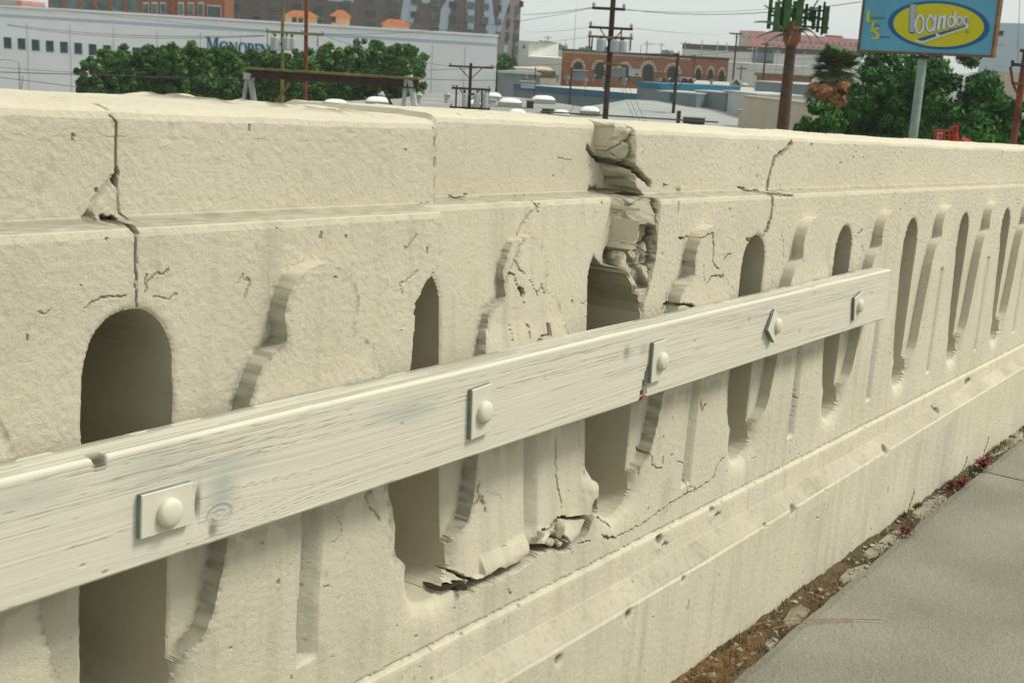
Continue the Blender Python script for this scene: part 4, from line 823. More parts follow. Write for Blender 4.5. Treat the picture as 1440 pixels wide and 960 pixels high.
for i, (x, y, w_) in enumerate([(331, 7, 14), (362, 9, 14), (388, 9, 14), (418, 10, 14), (448, 13, 15), (469, 12, 6), (488, 6, 12), (522, 17, 17), (554, 19, 17), (584, 21, 14), (612, 24, 13), (637, 26, 13), (661, 27, 11), (682, 29, 10), (701, 31, 8)]):
    for r_ in (-2, -1, 0, 1, 2):
        yy = y + r_ * (18.3 + i * .05)
        if yy > 75 or yy < -12 or (i > 13 and r_ > 1): continue
        if i < 14 or r_ != 9: winpane(tw, x - r_ * .7, yy, w_ * .150, 9.5 * .152, -.07, M_GLASSD if rg.random() < .3 else M_GLASSG)
for x, y in [(714, 12), (727, 14), (714, 32), (727, 34), (713, 51), (726, 53), (711, 69), (725, 71), (709, 86), (723, 88)]:
    off = np.interp(x, [700, 735], [.0, 7.0]); a, z = tw(x, y, off); o = MB().box(a - .55, a + .55, off - .35, off + .5, z - .9, z + .9).build('window', M_GREYB, tw.root); MB().box(a - .45, a + .45, off - .40, off - .35, z - .8, z + .8).build('pane', M_GLASSG if (y // 10) % 2 else M_PALEBLUE, o)
def house(x0, x1, ye, yr, d, hip, label, wins=()):
    h = PL('peach_house', x0, d, x1, d, label, 'house', 'peach houses with orange roofs'); a0, z0 = h(x0, ye); a1, _ = h(x1, ye); _, zr = h((x0 + x1) / 2, yr)
    MB().box(a0, a1, 0, 6, 0, z0).build('wall', M_PEACH, h.root); o = .35
    q = MB(); i = (a1 - a0) * (.32 if hip else .22); q.V += [(a0 - o, -o, z0), (a1 + o, -o, z0), (a1 + o, 6 + o, z0), (a0 - o, 6 + o, z0), (a0 + i, 3, zr), (a1 - i, 3, zr)]; q.F += [(0, 1, 5, 4), (1, 2, 5), (2, 3, 4, 5), (3, 0, 4), (3, 2, 1, 0)]; q.build('roof', M_TILE, h.root)
    for x, y in wins: a, z = h(x, y); MB().box(a - .32, a + .32, -.08, 0, z - .4, z + .4).build('window', M_DARK, h.root)
house(401, 446, 22, 15, 190, False, 'wide peach house with two dark windows above the warehouse roof', [(414, 29), (423, 30)])
house(466, 492, 23, 14, 188, True, 'peach house with a pointed orange roof, middle of the three', [(469, 28)])
house(538, 576, 34, 27, 186, False, 'low peach house with orange gable roof nearest the ribbon mural')
def slab(name, pts, z, m, label, cat, zb=-.4, group=None, wall=None):
    P_ = [atz(x, y, z) for x, y in pts]; c = np.mean(P_, 0); r = empty(name, (c[0], c[1], 0), (0, 0, 0), label, cat, group); n = len(P_)
    V_ = [(p[0] - c[0], p[1] - c[1], z) for p in P_]; top = V_; bot = [(x, y, zb) for x, y, _ in V_]
    simple_mesh('roof', top + [(x, y, z - .25) for x, y, _ in top], [tuple(range(n))] + [(i, i + n, (i + 1) % n + n, (i + 1) % n) for i in range(n)], m, r)
    ins = [(x * .995, y * .995, z - .25) for x, y, _ in top]; simple_mesh('wall', ins + [(x, y, zb) for x, y, _ in ins], [(i, i + n, (i + 1) % n + n, (i + 1) % n) for i in range(n)], wall or m, r); return r
def roofthing(name, x, y, z, label, cat, group=None):
    p = atz(x, y, z); r = ray(x, y); return empty(name, (p[0], p[1], z), (0, 0, math.atan2(r[1], r[0]) - math.pi / 2), label, cat, group)
# near flat roofs with skylights
slab('flat_roof_building', [(425, 152), (470, 143), (560, 139), (606, 131), (728, 137), (766, 142), (835, 153), (850, 215), (400, 215)], 5.6, M_ROOFG, 'wide grey flat-roofed building with domed skylights just beyond the wall', 'building')
SKL = [(531, 146, 34, 8, 'domed skylight left of the frame legs'), (694, 139, 22, 5, 'flat skylight by the warehouse corner'), (717, 147, 33, 7, 'domed skylight right of the transformer pole'), (764, 142, 33, 8, 'domed skylight closest to the hipped metal roof'), (727, 165, 26, 6, 'skylight dome just peeping over the coping'), (472, 151, 36, 7, 'wide low skylight left of the roof vents'), (667, 151, 18, 5, 'skylight behind the pole transformers'), (829, 160, 28, 6, 'white skylight left of the tall pole foot'), (789, 166, 24, 5, 'low skylight beside the roof boxes'),
       (982, 153, 28, 5, 'long skylight on the metal roof, left of a pair'), (1020, 154, 28, 5, 'long skylight on the metal roof, right of a pair'), (1070, 168, 26, 5, 'skylight above the roof air units'), (1115, 187, 26, 5, 'skylight at the foot of the palm-shaped mast')]
for x, y, wp, hp, lb in SKL:
    z = 5.62 if x < 900 else 5.3; t = roofthing('skylight', x, y + hp * .4, z, lb, 'skylight', 'skylights on the near roofs'); d = math.hypot(*(np.array(t.location)[:2])); w = wp / 1750 * d * .5; dp = w * 1.2
    MB().box(-w, w, -dp, dp, 0, .32).build('curb', M_CURB, t)
    q = MB(); n_ = 8; lv = [(1, .32), (.93, .42), (.74, .52), (.42, .58), (.02, .60)]
    for s_, zz in lv: 
        for j in range(16): t_ = 2 * math.pi * j / 16; e = .35; cx_ = math.copysign(abs(math.cos(t_)) ** e, math.cos(t_)); cy_ = math.copysign(abs(math.sin(t_)) ** e, math.sin(t_)); q.V.append((w * .96 * s_ * cx_, dp * .96 * s_ * cy_, zz))
    for k in range(4):
        for j in range(16): q.F.append((k * 16 + j, k * 16 + (j + 1) % 16, k * 16 + 16 + (j + 1) % 16, k * 16 + 16 + j))
    q.build('dome', M_DOME, t, True)
for x, y, lb in [(537, 146, 'round roof vent in front of the left skylight'), (589, 146, 'round roof vent behind the right frame legs'), (629, 145, 'round roof vent left of the transformer pole')]:
    t = roofthing('roof_vent', x, y, 5.6, lb, 'vent', 'round vents on the near roof'); MB().can(0, 0, 0, .55, .22).tube([(0, 0, .55), (0, 0, .60), (0, 0, .82)], [.30, .30, .03], 12).build('cowl', M_STEELG, t)
# hipped metal roof
hp_ = [atz(808, 152, 5.2), atz(806, 182, 5.2), atz(1150, 200, 5.2), atz(1150, 168, 5.2)]
pk1 = atz(882, 140.5, 6.3); pk2 = atz(965, 143.5, 6.2); e1 = atz(819, 151, 5.4); e2 = atz(795, 176, 5.0); e3 = atz(1140, 190, 5.0); e4 = atz(1120, 152, 5.6); cpt = (pk1 + pk2) / 2; r = empty('hipped_metal_roof_building', (cpt[0], cpt[1], 0), (0, 0, 0), 'building under a grey green hipped metal roof right of the tall pole', 'building')
Q = [p - np.array([cpt[0], cpt[1], 0]) for p in (pk1, pk2, e1, e2, e3, e4)]
simple_mesh('roof', Q, [(0, 1, 4, 3), (0, 3, 2), (1, 5, 4), (0, 2, 5, 1)], M_ROOFM, r); simple_mesh('wall', [*Q[2:], *[np.array([q[0], q[1], -.4]) for q in Q[2:]]], [(0, 1, 5, 4), (1, 2, 6, 5), (2, 3, 7, 6), (3, 0, 4, 7)], M_GREYL, r)
for k in range(26):
    t = k / 25; a = Q[0] + (Q[1] - Q[0]) * t; b = Q[3] + (Q[4] - Q[3]) * t; MB().tube([a + [0, 0, .02], b + [0, 0, .02]], .035, 4).build('roof_seam', M_ROOFM, r)
slab('low_extension', [(975, 147), (1050, 150), (1120, 158), (1150, 170), (1160, 215), (965, 205)], 5.3, M_ROOFG, 'low grey flat roof with air units left of the palm-shaped mast', 'building')
for x, y, w_, h_, lb, m_ in [(1048, 177, 1.0, 1.0, 'beige roof box beside the grey air unit', M_BEIGE), (1068, 181, 1.3, .9, 'grey roof air conditioning unit with dark grille', M_DARK), (975, 178, 1.4, .55, 'dark low roof unit behind the brown post', M_DARK), (770, 165, .8, .55, 'dark rooftop box with a white side', M_DARK), (787, 167, 1.2, .35, 'low white rooftop unit', M_GREYL)]:
    t = roofthing('rooftop_unit', x, y, 5.35, lb, 'roof unit'); MB().box(-w_ / 2, w_ / 2, -.5, .5, 0, h_).build('casing', m_, t); MB().box(-w_ / 2 - .06, w_ / 2 + .06, -.56, .56, h_, h_ + .08).build('lid', M_CURB, t)
pq = facing('roof_post', 955, 62, 'short red brown wooden post end sticking up beyond the coping', 'post'); a, z = pq(955, 156); MB().box(a - .1, a + .1, -.1, .1, 0, z).build('post_shaft', M_REDWD, pq.root)
pq = facing('roof_rail', 1018, 60, 'bent thin roof rail left of the beige roof box', 'rail'); c_ = [(pq(x, y)[0], 0, pq(x, y)[1]) for x, y in [(1005, 185), (1006, 178), (1030, 180), (1031, 187)]]; MB().tube(c_, .03).build('bar', M_STEELG, pq.root)
# building with the blue fascia
bt = PL('blue_trim_building', 722, 127, 902, 108, 'grey blue building with a bright blue fascia and light flat roof', 'building'); a0, z0 = bt(722, 118.5); a1, z1 = bt(902, 133)
q = MB(); q.V += [(a0, 0, -.4), (a1, 0, -.4), (a1, 0, z1), (a0, 0, z0), (a0, 44, -.4), (a1 + 6, 44, -.4), (a1 + 6, 44, z1), (a0, 44, z0)]; q.F += [(0, 1, 2, 3), (1, 5, 6, 2), (4, 0, 3, 7), (5, 4, 7, 6)]; q.build('wall', M_GREYB, bt.root)
simple_mesh('roof', [(a0, 0, z0 - .01), (a1, 0, z1 - .01), (a1 + 6, 44, z1 - .01), (a0, 44, z0 - .01)], [(0, 1, 2, 3)], M_ROOFL, bt.root); strip(bt, 722, 118, 902, 132.4, .48, .1, M_BLUET, 'fascia')
a0, z0 = bt(896, 122, -2); a1, _ = bt(929, 122, -2); MB().box(a0, a1, -2, 6, -.4, z0).build('wall', M_GREYB, bt.root); MB().box(a0 - .05, a1 + .05, -2.06, 6.05, z0, z0 + .42).build('fascia', M_BLUET, bt.root)
for i, (x, y) in enumerate([(738, 118), (784, 116), (797, 118), (822, 121), (834, 114), (850, 126), (850, 118), (878, 120), (926, 120), (955, 118), (1000, 121), (985, 130), (1031, 129)]):
    t = roofthing('roof_vent', x, y, 6.5, 'small pale roof vent %s' % ['at the left end of the light roof', 'left of the middle pair on the light roof', 'right one of the middle pair on the light roof', 'nearest the blue fascia left of the tall pole', 'farther back left of the tall pole', 'just left of the tall pole foot', 'right behind the tall pole', 'right of the tall pole on the light roof', 'behind the small gable vents', 'behind the pole with the dark box', 'before the narrow arches', 'low beside the thin red pole', 'right of the thin red pole'][i], 'vent', 'small vents on the light roofs')
    MB().can(0, 0, 0, .45, .13, 8).can(0, 0, .45, .75, .27, 8, .27).build('cowl', M_GREYB, t)
slab('light_flat_roof', [(925, 138), (930, 122), (960, 112), (1050, 117), (1062, 126), (1055, 132), (962, 131)], 6.3, M_ROOFL, 'light flat roof with gable vents before the narrow arches', 'building', wall=M_GREYL)
for x, y, lb in [(895, 116, 'brown gable vent nearest the blue block'), (933, 121, 'brown gable vent left of the pole with the dark box'), (1035, 121, 'grey gable vent left of the thin dark pole'), (1073, 121, 'grey gable vent at the thin dark pole foot')]:
    t = roofthing('gable_vent', x, y, 6.4, lb, 'roof vent', 'gable vents on the light roofs'); q = MB(); w = .85; q.prism([(-w, 0), (w, 0), (w, .35), (0, 1.1), (-w, .35)], 0, 2.0); q.build('housing', M_BRICK if x < 1000 else M_BEIGE, t); MB().prism([(-w * .7, .08), (w * .7, .08), (0, .8)], -.03, -.001).build('grille', M_DARK, t)
for i, (x0, d0, y0, x1, d1, y1, dep, m_, lb) in enumerate([(926, 100, 130.5, 980, 98, 131, 3, M_GREYB, 'low grey blue wall right of the blue-topped block'), (978, 100, 129, 1022, 98, 131, 2, M_GREYB, 'dark patterned grey wall below the gable vents'), (1018, 99, 129, 1066, 94, 133, 4, M_GREYL, 'light grey wall left of the tan boundary wall'), (1062, 120, 117, 1160, 112, 120, 14, M_GREYB, 'grey blue building behind the palm-shaped mast'), (1046, 84, 138, 1145, 76, 145, .4, M_BEIGE, 'tan boundary wall behind the palm-shaped mast')]):
    t = PL('low_wall' if dep < 5 else 'grey_building', x0, d0, x1, d1, lb, 'wall' if dep < 5 else 'building'); a0, z0 = t(x0, y0); a1, z1 = t(x1, y1); z = (z0 + z1) / 2; MB().box(a0, a1, 0, dep, -.4, z).build('wall', m_, t.root); MB().box(a0 - .05, a1 + .05, -.06, dep + .05, z, z + .10).build('coping', M_GREYL if i != 4 else M_BEIGE, t.root)
t = PL('low_brick_building', 1064, 172, 1142, 168, 'long low red brown building behind the palm-shaped mast', 'building'); a0, z = t(1064, 106); a1, _ = t(1142, 108); body(t, 1064, 106, 1142, 108, 9).build('wall', M_BRICKR, t.root); MB().box(a0 - .2, a1 + .2, -.2, .2, z, z + .35).build('roof_edge', M_OLIVE, t.root)
# arched brick building
ar = PL('arched_brick_building', 791, 214, 1025, 196, 'red brick building with white-toothed arches and a dotted cornice', 'building'); a0, z0 = ar(791, 69.5); a1, z1 = ar(1025, 83)
q = body(ar, 791, 69.5, 1025, 83, 25); q.build('wall', M_BRICKR, ar.root)
strip(ar, 790.5, 68.5, 1025.5, 82, .3, .15, M_DARK, 'roof_edge')
for k in range(46):
    x = 794 + k * 3.9
    if x > 973: break
    a, z = ar(x, 73 + (x - 794) * .058); MB().box(a - .12, a + .12, -.06, 0, z - .14, z + .14).build('cornice_dot', M_CREAM, ar.root)
for x, y, rp, nar in [(813.5, 96, 13.2, 0), (843.5, 98, 13.2, 0), (879, 100, 12.5, 0), (912, 100, 13.5, 0), (946.5, 103, 13.5, 0), (982.5, 104, 6.5, 1), (999.7, 105, 6.3, 1), (1015.3, 106, 6.2, 1)]:
    a, z = ar(x, y); R_ = rp / 1750 * 205; st_ = 1.7 if nar else 1
    pts = [(a + R_ * .99 * math.cos(t), z + R_ * st_ * .99 * math.sin(t)) for t in np.linspace(0, math.pi, 18)]; ow = MB().prism(pts + [(a - R_ * .99, z - 1.5), (a + R_ * .99, z - 1.5)], -.06, -.001).build('arch_surround', M_BRICKR, ar.root)
    pts = [(a + R_ * .66 * math.cos(t), z + R_ * st_ * .66 * math.sin(t)) for t in np.linspace(0, math.pi, 14)]; MB().prism(pts + [(a - R_ * .66, z - 1.5), (a + R_ * .66, z - 1.5)], -.10, -.061).build('arch_opening', M_DARK, ow)
    nt_ = 15 if not nar else 11
    for k in range(nt_):
        t0, t1 = math.pi * k / nt_, math.pi * (k + 1) / nt_; r0 = .66 if k % 2 == 0 else .84
        MB().prism([(a + R_ * r0 * math.cos(t0), z + R_ * st_ * r0 * math.sin(t0)), (a + R_ * math.cos(t0), z + R_ * st_ * math.sin(t0)), (a + R_ * math.cos(t1), z + R_ * st_ * math.sin(t1)), (a + R_ * r0 * math.cos(t1), z + R_ * st_ * r0 * math.sin(t1))], -.16, -.101).build('arch_stone', M_BEIGE, ow)
# far low buildings
def block(x0, y0, x1, y1, d0, d1, dep, m_, label, wins=(), nm='far_building', trim=None):
    t = PL(nm, x0, d0, x1, d1, label, 'building'); a0, z0 = t(x0, y0); a1, z1 = t(x1, y1); q = body(t, x0, y0, x1, y1, dep); q.build('wall', m_, t.root)
    sc_ = (d0 + d1) / 2 / 1750
    for x, y, w_, h_, mm in wins: a, z = t(x, y); MB().box(a - w_ * sc_ / 2, a + w_ * sc_ / 2, -.1, 0, z - h_ * sc_ / 2, z + h_ * sc_ / 2).build('window', mm, t.root)
    if trim: strip(t, x0, y0 - .5, x1, y1 - .5, trim[0], .3, trim[1], 'roof_edge')
    return t
block(700, 94, 778, 99.5, 190, 188, 30, M_BEIGE, 'low tan warehouse behind the cone-shaped bush', trim=(.5, M_ROOFL)); block(742, 79.5, 792, 82, 330, 330, 40, M_CREAM, 'cream wall of a shed left of the arched brick building'); block(738, 68, 792, 71, 420, 420, 30, M_GREYL, 'long light grey building under the distant trees', [(747, 74, 5, 5, M_GREYB), (765, 75, 5, 5, M_GREYB), (778, 76, 6, 4, M_GREYB)]); block(730, 57, 744, 58, 360, 358, 20, M_CREAM, 'narrow cream building peeping right of the taupe tower', [(737, 66, 4, 5, M_GREYB)])
block(700, 99, 760, 103, 150, 149, 12, M_GREYB, 'grey shed with an ochre panel below the tan warehouse', [(769, 104, 14, 6, M_OLIVE)], trim=(.3, M_ROOFL))
block(960, 62, 1212, 73, 420, 400, 60, M_CREAM, 'very long white far building with a dark roof truss', [(1000, 72, 12, .8, M_GREYL), (1030, 82, 90, 1, M_GREYL), (1073, 82, 30, 16, M_GREYB), (1064, 84, 10, 8, M_GREYL), (1080, 88, 12, 6, M_BLUET), (1100, 92, 30, 1, M_GREYL), (1150, 84, 60, 1, M_GREYL)], trim=(1.6, M_DARK))
block(1000, 86, 1140, 94, 300, 290, 20, M_CREAM, 'cream low shed before the long white building', [(1040, 90, 30, 1, M_GREYL), (1110, 98, 20, 1, M_GREYL)])
block(1040, 43, 1074, 44, 560, 556, 30, M_BEIGE, 'beige end of the distant pink building', [(1046, 52, 2, 3, M_GREYB), (1053, 53, 2, 3, M_GREYB)]); pw = [(x, 54.5 + (x - 1050) * .055, 3.2, 4, M_GREYB) for x in range(1076, 1210, 8)] + [(x, 62 + (x - 1050) * .05, 3.2, 3, M_GREYB) for x in range(1080, 1210, 8)]
block(1055, 43.5, 1212, 56, 540, 520, 40, M_PINK, 'long distant pink building with rows of small windows', pw); block(1160, 49, 1172, 50, 530, 528, 14, M_TILE, 'small orange turret on the distant pink building')
rb = block(1384, 32, 1470, 34, 215, 205, 50, M_PALEBLUE, 'big pale blue concrete building at the right edge', [(1408, 47, 8, 6, M_DARK), (1404, 43, 14, 1, M_GREYL), (1408, 62, 12, 1, M_GREYL), (1405, 92, 14, 1, M_GREYL), (1430, 60, 8, 1, M_GREYL)])
block(1396, 100, 1470, 104, 170, 165, 12, M_BEIGE, 'plain beige building below the pale blue one')
for i, (x, y, z, w_, h_, m_, lb) in enumerate([(742, 124, 6.3, 1.2, .5, M_GREYL, 'pale roof box at the left end of the blue trim roof'), (768, 110, 6.3, 2.2, .8, M_OLIVE, 'ochre roof box left of the arches'), (815, 113, 6.3, 1.6, 1.1, M_GREYB, 'blue grey roof unit before the first wide arch'), (868, 108, 6.3, 2.4, 1.2, M_GREYB, 'bluish roof unit right of the thick dark pole'), (893, 107, 6.4, 2.0, 1.0, M_GREYL, 'light roof unit behind the first gable vent'), (894, 118, 6.4, 1.0, .8, M_OLIVE, 'yellowish small roof unit beside the first gable vent'), (925, 110, 6.4, 1.0, .9, M_OLIVE, 'yellowish roof fan below the fourth wide arch'), (966, 117, 6.3, 1.6, .6, M_DARK, 'dark low roof unit below the last wide arch'), (994, 112, 6.3, 1.0, .8, M_DARK, 'dark roof fan below the narrow arches'), (1048, 126, 6.0, 2.2, .5, M_GREYL, 'pale low box at the right end of the light roof'),
   (1108, 126, 5.4, 3.0, .5, M_GREYL, 'long pale roof light behind the palm-shaped mast'), (1125, 124, 5.4, 1.6, .7, M_GREYB, 'blue grey box right of the palm-shaped mast'), (690, 150, 5.6, .7, .4, M_GREYL, 'little white roof hatch right of the transformer pole'), (745, 152, 5.6, .5, .5, M_DARK, 'small dark roof stub between two skylights'), (1010, 136, 5.8, 1.6, .3, M_GREYL, 'pale debris heap on the roof before the patterned wall'), (930, 146, 5.6, .5, .4, M_GREYL, 'tiny white box on the hipped metal roof')]):
    t = roofthing('rooftop_box', x, y, z, lb, 'roof unit', 'boxes and units on the middle roofs'); MB().box(-w_ / 2, w_ / 2, -.6, .6, 0, h_).build('casing', m_, t); MB().box(-w_ / 2 - .08, w_ / 2 + .08, -.68, .68, h_, h_ + .10).build('lid', M_CURB, t)
for i, (x, y, w, d, lb) in enumerate([(850, 66, 26, 720, 'distant grey green tree behind the pole transformers'), (938, 72, 24, 700, 'distant low tree right above the dotted cornice'), (1000, 84, 10, 250, 'small green shrub behind the end of the arched building')]):
    tree('tree', x, y, d, w / 1750 * d * .6, lb, M_LEAFT, 170 + i, 2500, .8 if d > 300 else .4)
# ------------------------------------------------------------------ poles, arms, cans, wires
def pole(nm, x, y, d, ytop, r0, m_, label, arms=(), cans=(), cat='utility pole', taper=.75, group=None, ex=()):
    p = facing(nm, x, d, label, cat, group, y); s0 = p(x, y)[0]; zt = p(x, ytop)[1]; MB().tube([(s0, 0, -.4), (s0, 0, zt)], [r0, r0 * taper], 10).build('shaft', m_, p.root)
    for xa, ya, xb, yb, th, mm in arms:
        a, za = p(xa, ya, -.15); b, zb = p(xb, yb, -.15); z = (za + zb) / 2; am = MB().box(min(a, b), max(a, b), -.15 - r0 - th, -.05 - r0 * .6, z - th, z + th).build('crossarm', mm, p.root)
        L = b - a; n_ = max(2, int(L / 1.0))
        for k in range(n_):
            xx = a + L * (.04 + .92 * k / (n_ - 1)); MB().tube([(xx, -r0 - .1, z + th), (xx, -r0 - .1, z + th + .12), (xx, -r0 - .1, z + th + .2)], [.05, .09, .03], 6).build('insulator', M_STEELG, am)
        for sgn in (-1, 1):
            if L > 1.6: MB().tube([(s0, -r0, z - .7), (s0 + sgn * min(L * .25, .8), -r0 - .1, z - th)], .025, 4).build('brace', M_DARK, p.root)
    for xc, y0, y1, rc_ in cans:
        a, z1 = p(xc, y0, -.4); _, z0 = p(xc, y1, -.4); q = MB(); q.tube([(a, -.4 - r0, z0), (a, -.4 - r0, z0 + .06), (a, -.4 - r0, z1 - .06), (a, -.4 - r0, z1)], [rc_ * .9, rc_, rc_, rc_ * .85], 14); c = q.build('transformer', M_CAN, p.root); MB().can(a, -.4 - r0, z1, z1 + .15, .05, 6).build('bushing', M_DARK, c)
    for f in ex: f(p, s0)
    return p
def bars(lst, m_, nm='strut', r=.05):
    def f(p, s0):
        for x0, y0, x1, y1 in lst: a, za = p(x0, y0); b, zb = p(x1, y1); MB().tube([(a, -.1, za), (b, -.1, zb)], r, 5).build(nm, m_, p.root)
    return f
pole('utility_pole', 397, 80, 66, 7, .115, M_OLIVE, 'shorter brown pole with grey transformers above the trees', [(374, 45.5, 429, 47, .055, M_OLIVE)], [(387, 52, 72, .24), (403, 52, 71, .24), (411, 53, 69, .18)])
pole('utility_pole', 430, 80, 64, -30, .125, M_REDWD, 'taller dark brown pole rising out of the frame, left half', [(424, 48, 455, 49, .06, M_OLIVE)], [], ex=(bars([(447, 50, 447, 66), (376, 47, 376, 64)], M_DARK, 'drop', .02),))
pole('utility_pole', 661, 120, 72, 89, .12, M_DKWOOD, 'short dark pole with transformer rack right of the green trees', [(631, 93.2, 694, 95.5, .05, M_DKWOOD), (635, 122.8, 690, 127.5, .06, M_DKWOOD), (632, 149.5, 689, 155, .06, M_DKWOOD)], [(654, 131, 150, .17), (671, 131, 151, .19), (683, 131, 152, .18)], ex=(bars([(642, 120, 641, 150), (687, 126, 686, 154), (678, 124, 677, 154), (653, 124, 652, 150)], M_DKWOOD), bars([(657, 133, 676, 132)], M_TILE, 'bracket', .07)))
pole('utility_pole', 857, 80, 58, -30, .16, M_DKWOOD, 'thick dark pole with four crossarms over the arched brick building', [(833, 10.5, 879, 15, .06, M_DKWOOD), (828, 39.5, 890, 40.5, .055, M_DKWOOD), (827, 51, 890, 55, .055, M_OLIVE)], [(846, 55, 73, .22), (866, 56, 74, .24), (876, 57, 73, .20)], ex=(bars([(833, 52, 832, 71), (829, 52, 829, 68), (887, 53, 886, 72), (874, 41, 873, 57)], M_DKWOOD, 'strut', .035), bars([(876, 58, 878, 67)], M_TILE, 'fuse', .06), bars([(840, 89, 877, 91)], M_OLIVE, 'bracket', .05)))
pole('utility_pole', 951.5, 100, 92, 75, .15, M_DKWOOD, 'dark pole with a dark green box near its foot, right of the arches', [(946, 76.5, 955, 77, .05, M_DKWOOD), (940, 112.5, 976, 117, .04, M_DKWOOD)], [], ex=(lambda p, s0: MB().box(p(942, 135)[0], p(951, 135)[0], -.6, -.15, p(946, 142)[1], p(946, 131)[1]).build('equipment_box', M_TANK, p.root),))
for x, y, yt, d, r_, m_, lb, arms in [(802.5, 120, 94.5, 100, .09, M_DKWOOD, 'thin dark pole before the left arches', []), (753, 100, 94, 120, .06, M_DARK, 'very short thin post on the tan roof', []), (975, 105, 77, 110, .08, M_REDWD, 'thin red brown pole between the wide and narrow arches', [(967, 113, 978, 115, .04, M_DKWOOD)]), (1033.5, 80, 47, 190, .16, M_DKWOOD, 'dark pole with a T arm left of the beige building', [(1026, 47.5, 1044, 48, .1, M_DKWOOD)]), (1076, 80, 61, 150, .14, M_DKWOOD, 'dark pole beside the palm-shaped mast', [(1071, 62, 1082, 62.5, .06, M_DKWOOD)]), (1042, 103, 92, 200, .12, M_DARK, 'short dark pole before the cream shed', [(1036, 96, 1050, 97, .08, M_DARK)]), (1057, 80, 65, 330, .18, M_STEELG, 'faint far pole with a small arm before the white building', [(1051, 69, 1063, 69.5, .1, M_STEELG)]),
                                  (909.5, 70, 57, 420, .25, M_STEELG, 'faint far tower pole above the cornice, with side arm', [(905, 62, 922, 62.5, .12, M_STEELG)]), (901, 72, 63, 430, .2, M_STEELG, 'faint far pole left of the far tower pole', []), (963, 70, 58, 300, .16, M_STEELG, 'faint far pole right of the wide arches', [(957, 61, 970, 61.5, .08, M_STEELG)]), (987, 66, 56, 300, .12, M_STEELG, 'faint far pole at the end of the dark truss', []), (1021, 78, 60, 320, .16, M_STEELG, 'faint far pole before the white building centre', []), (795, 66, 56, 430, .16, M_STEELG, 'faint far pole above the left end of the cornice', []), (770, 60, 50, 400, .2, M_STEELG, 'faint far pole among the distant trees', [(765, 53, 775, 53.5, .1, M_STEELG)]), (884, 66, 58, 380, .16, M_STEELG, 'faint far pole right of the pole transformers', []), (930, 70, 60, 360, .14, M_STEELG, 'faint far pole above the fourth wide arch', [(925, 63, 935, 63.5, .08, M_STEELG)]), (1008, 76, 58, 340, .16, M_STEELG, 'faint far pole above the narrow arches', []), (1063, 84, 66, 280, .12, M_STEELG, 'faint far pole by the pale blue glass block', []), (1092, 90, 70, 260, .12, M_STEELG, 'faint far pole left of the palm-shaped mast', [(1087, 73, 1097, 73.5, .07, M_STEELG)]), (1130, 90, 72, 260, .10, M_STEELG, 'faint far pole right of the palm-shaped mast', []),
                                  (1213.5, 120, 88, 70, .06, M_DKWOOD, 'thin dark pole right of the shaggy palm', [(1213, 92, 1222, 94, .03, M_DARK)])]:
    pole('utility_pole', x, y, d, yt, r_, m_, lb, arms, group='thin poles over the town')
pole('radio_mast', 808, 50, 300, 10, .14, M_STEELG, 'tall thin grey mast left of the thick dark pole', cat='mast', taper=.3)
pole('utility_pole', 1432, 150, 40, 70 , .13, M_REDWD, 'red brown pole at the right edge rising from the coping', [], [], ex=(bars([(1421, 94, 1424, 117), (1422, 117, 1440, 119), (1425, 119, 1432, 134)], M_REDWD, 'bracket', .04), bars([(1424, 85, 1424, 94), (1423, 91, 1445, 92), (1434, 71, 1445, 72)], M_DARK, 'arm', .05), bars([(1437, 163, 1440, 163)], M_CAN, 'lamp', .1)))
# street lamp at the left
sl_ = facing('street_lamp', 28, 98, 'thin grey street lamp with curved arm before the white warehouse', 'street lamp'); a, z = sl_(27, 87); MB().tube([(a, 0, -.4), (a, 0, z)], [.12, .07], 8).build('post', M_STEELG, sl_.root); c_ = [(sl_(x, y)[0], 0, sl_(x, y)[1]) for x, y in [(27, 88), (22, 85.5), (14, 83.8), (5, 83.6), (-6, 84.5)]]; ar_ = MB().tube(c_, .05).build('arm', M_STEELG, sl_.root); MB().tube([c_[-1], (c_[-1][0] - .8, 0, c_[-1][2] - .05)], [.12, .16], 8).build('lamp_head', M_CAN, ar_)
c_ = [(sl_(x, y)[0], 0, sl_(x, y)[1]) for x, y in [(33, 106), (29, 136)]]; MB().tube(c_, .05).build('stay', M_STEELG, sl_.root)
# steel frame over the yard
fr = PL('steel_gantry', 345, 62, 590, 58, 'rusty beam on grey A-shaped legs in front of the green trees', 'gantry'); a0, z0 = fr(345, 100.5); a1, z1 = fr(592, 103.5); zt = (z0 + z1) / 2
MB().box(a0, a1, -.2, .2, zt - .10, zt).build('beam', M_OLIVE, fr.root); MB().box(a0 + .2, a1 - .1, -.06, .06, zt - .42, zt - .1).build('web', M_DKWOOD, fr.root); MB().box(a0 + .1, a1 - .1, -.2, .2, zt - .47, zt - .42).build('flange', M_DKWOOD, fr.root)
for xs in ([(349, 104, 340, 155, .10), (351, 104, 359, 155, .15)], [(572, 108, 565, 165, .10), (576, 106, 586, 165, .16)]):
    for x0, y0, x1, y1, r_ in xs: a, za = fr(x0, y0); b, zb = fr(x1, y1); k = (za + .4) / (za - zb); MB().tube([(a, 0, za), (a + (b - a) * k, 0, -.4)], r_, 8).build('leg', M_STEELG, fr.root)
a, za = fr(350, 103); MB().box(a - .18, a + .18, -.22, .22, za - .30, za).build('cap_plate', M_STEELG, fr.root)
for x0, y0, x1, y1, r_, mm in [(408, 116, 383, 152, .08, M_OLIVE), (534, 116, 553, 152, .06, M_DKWOOD)]: a, za = fr(x0, y0); b, zb = fr(x1, y1); MB().tube([(a, 0, za), (b, 0, zb)], r_, 6).build('brace', mm, fr.root)
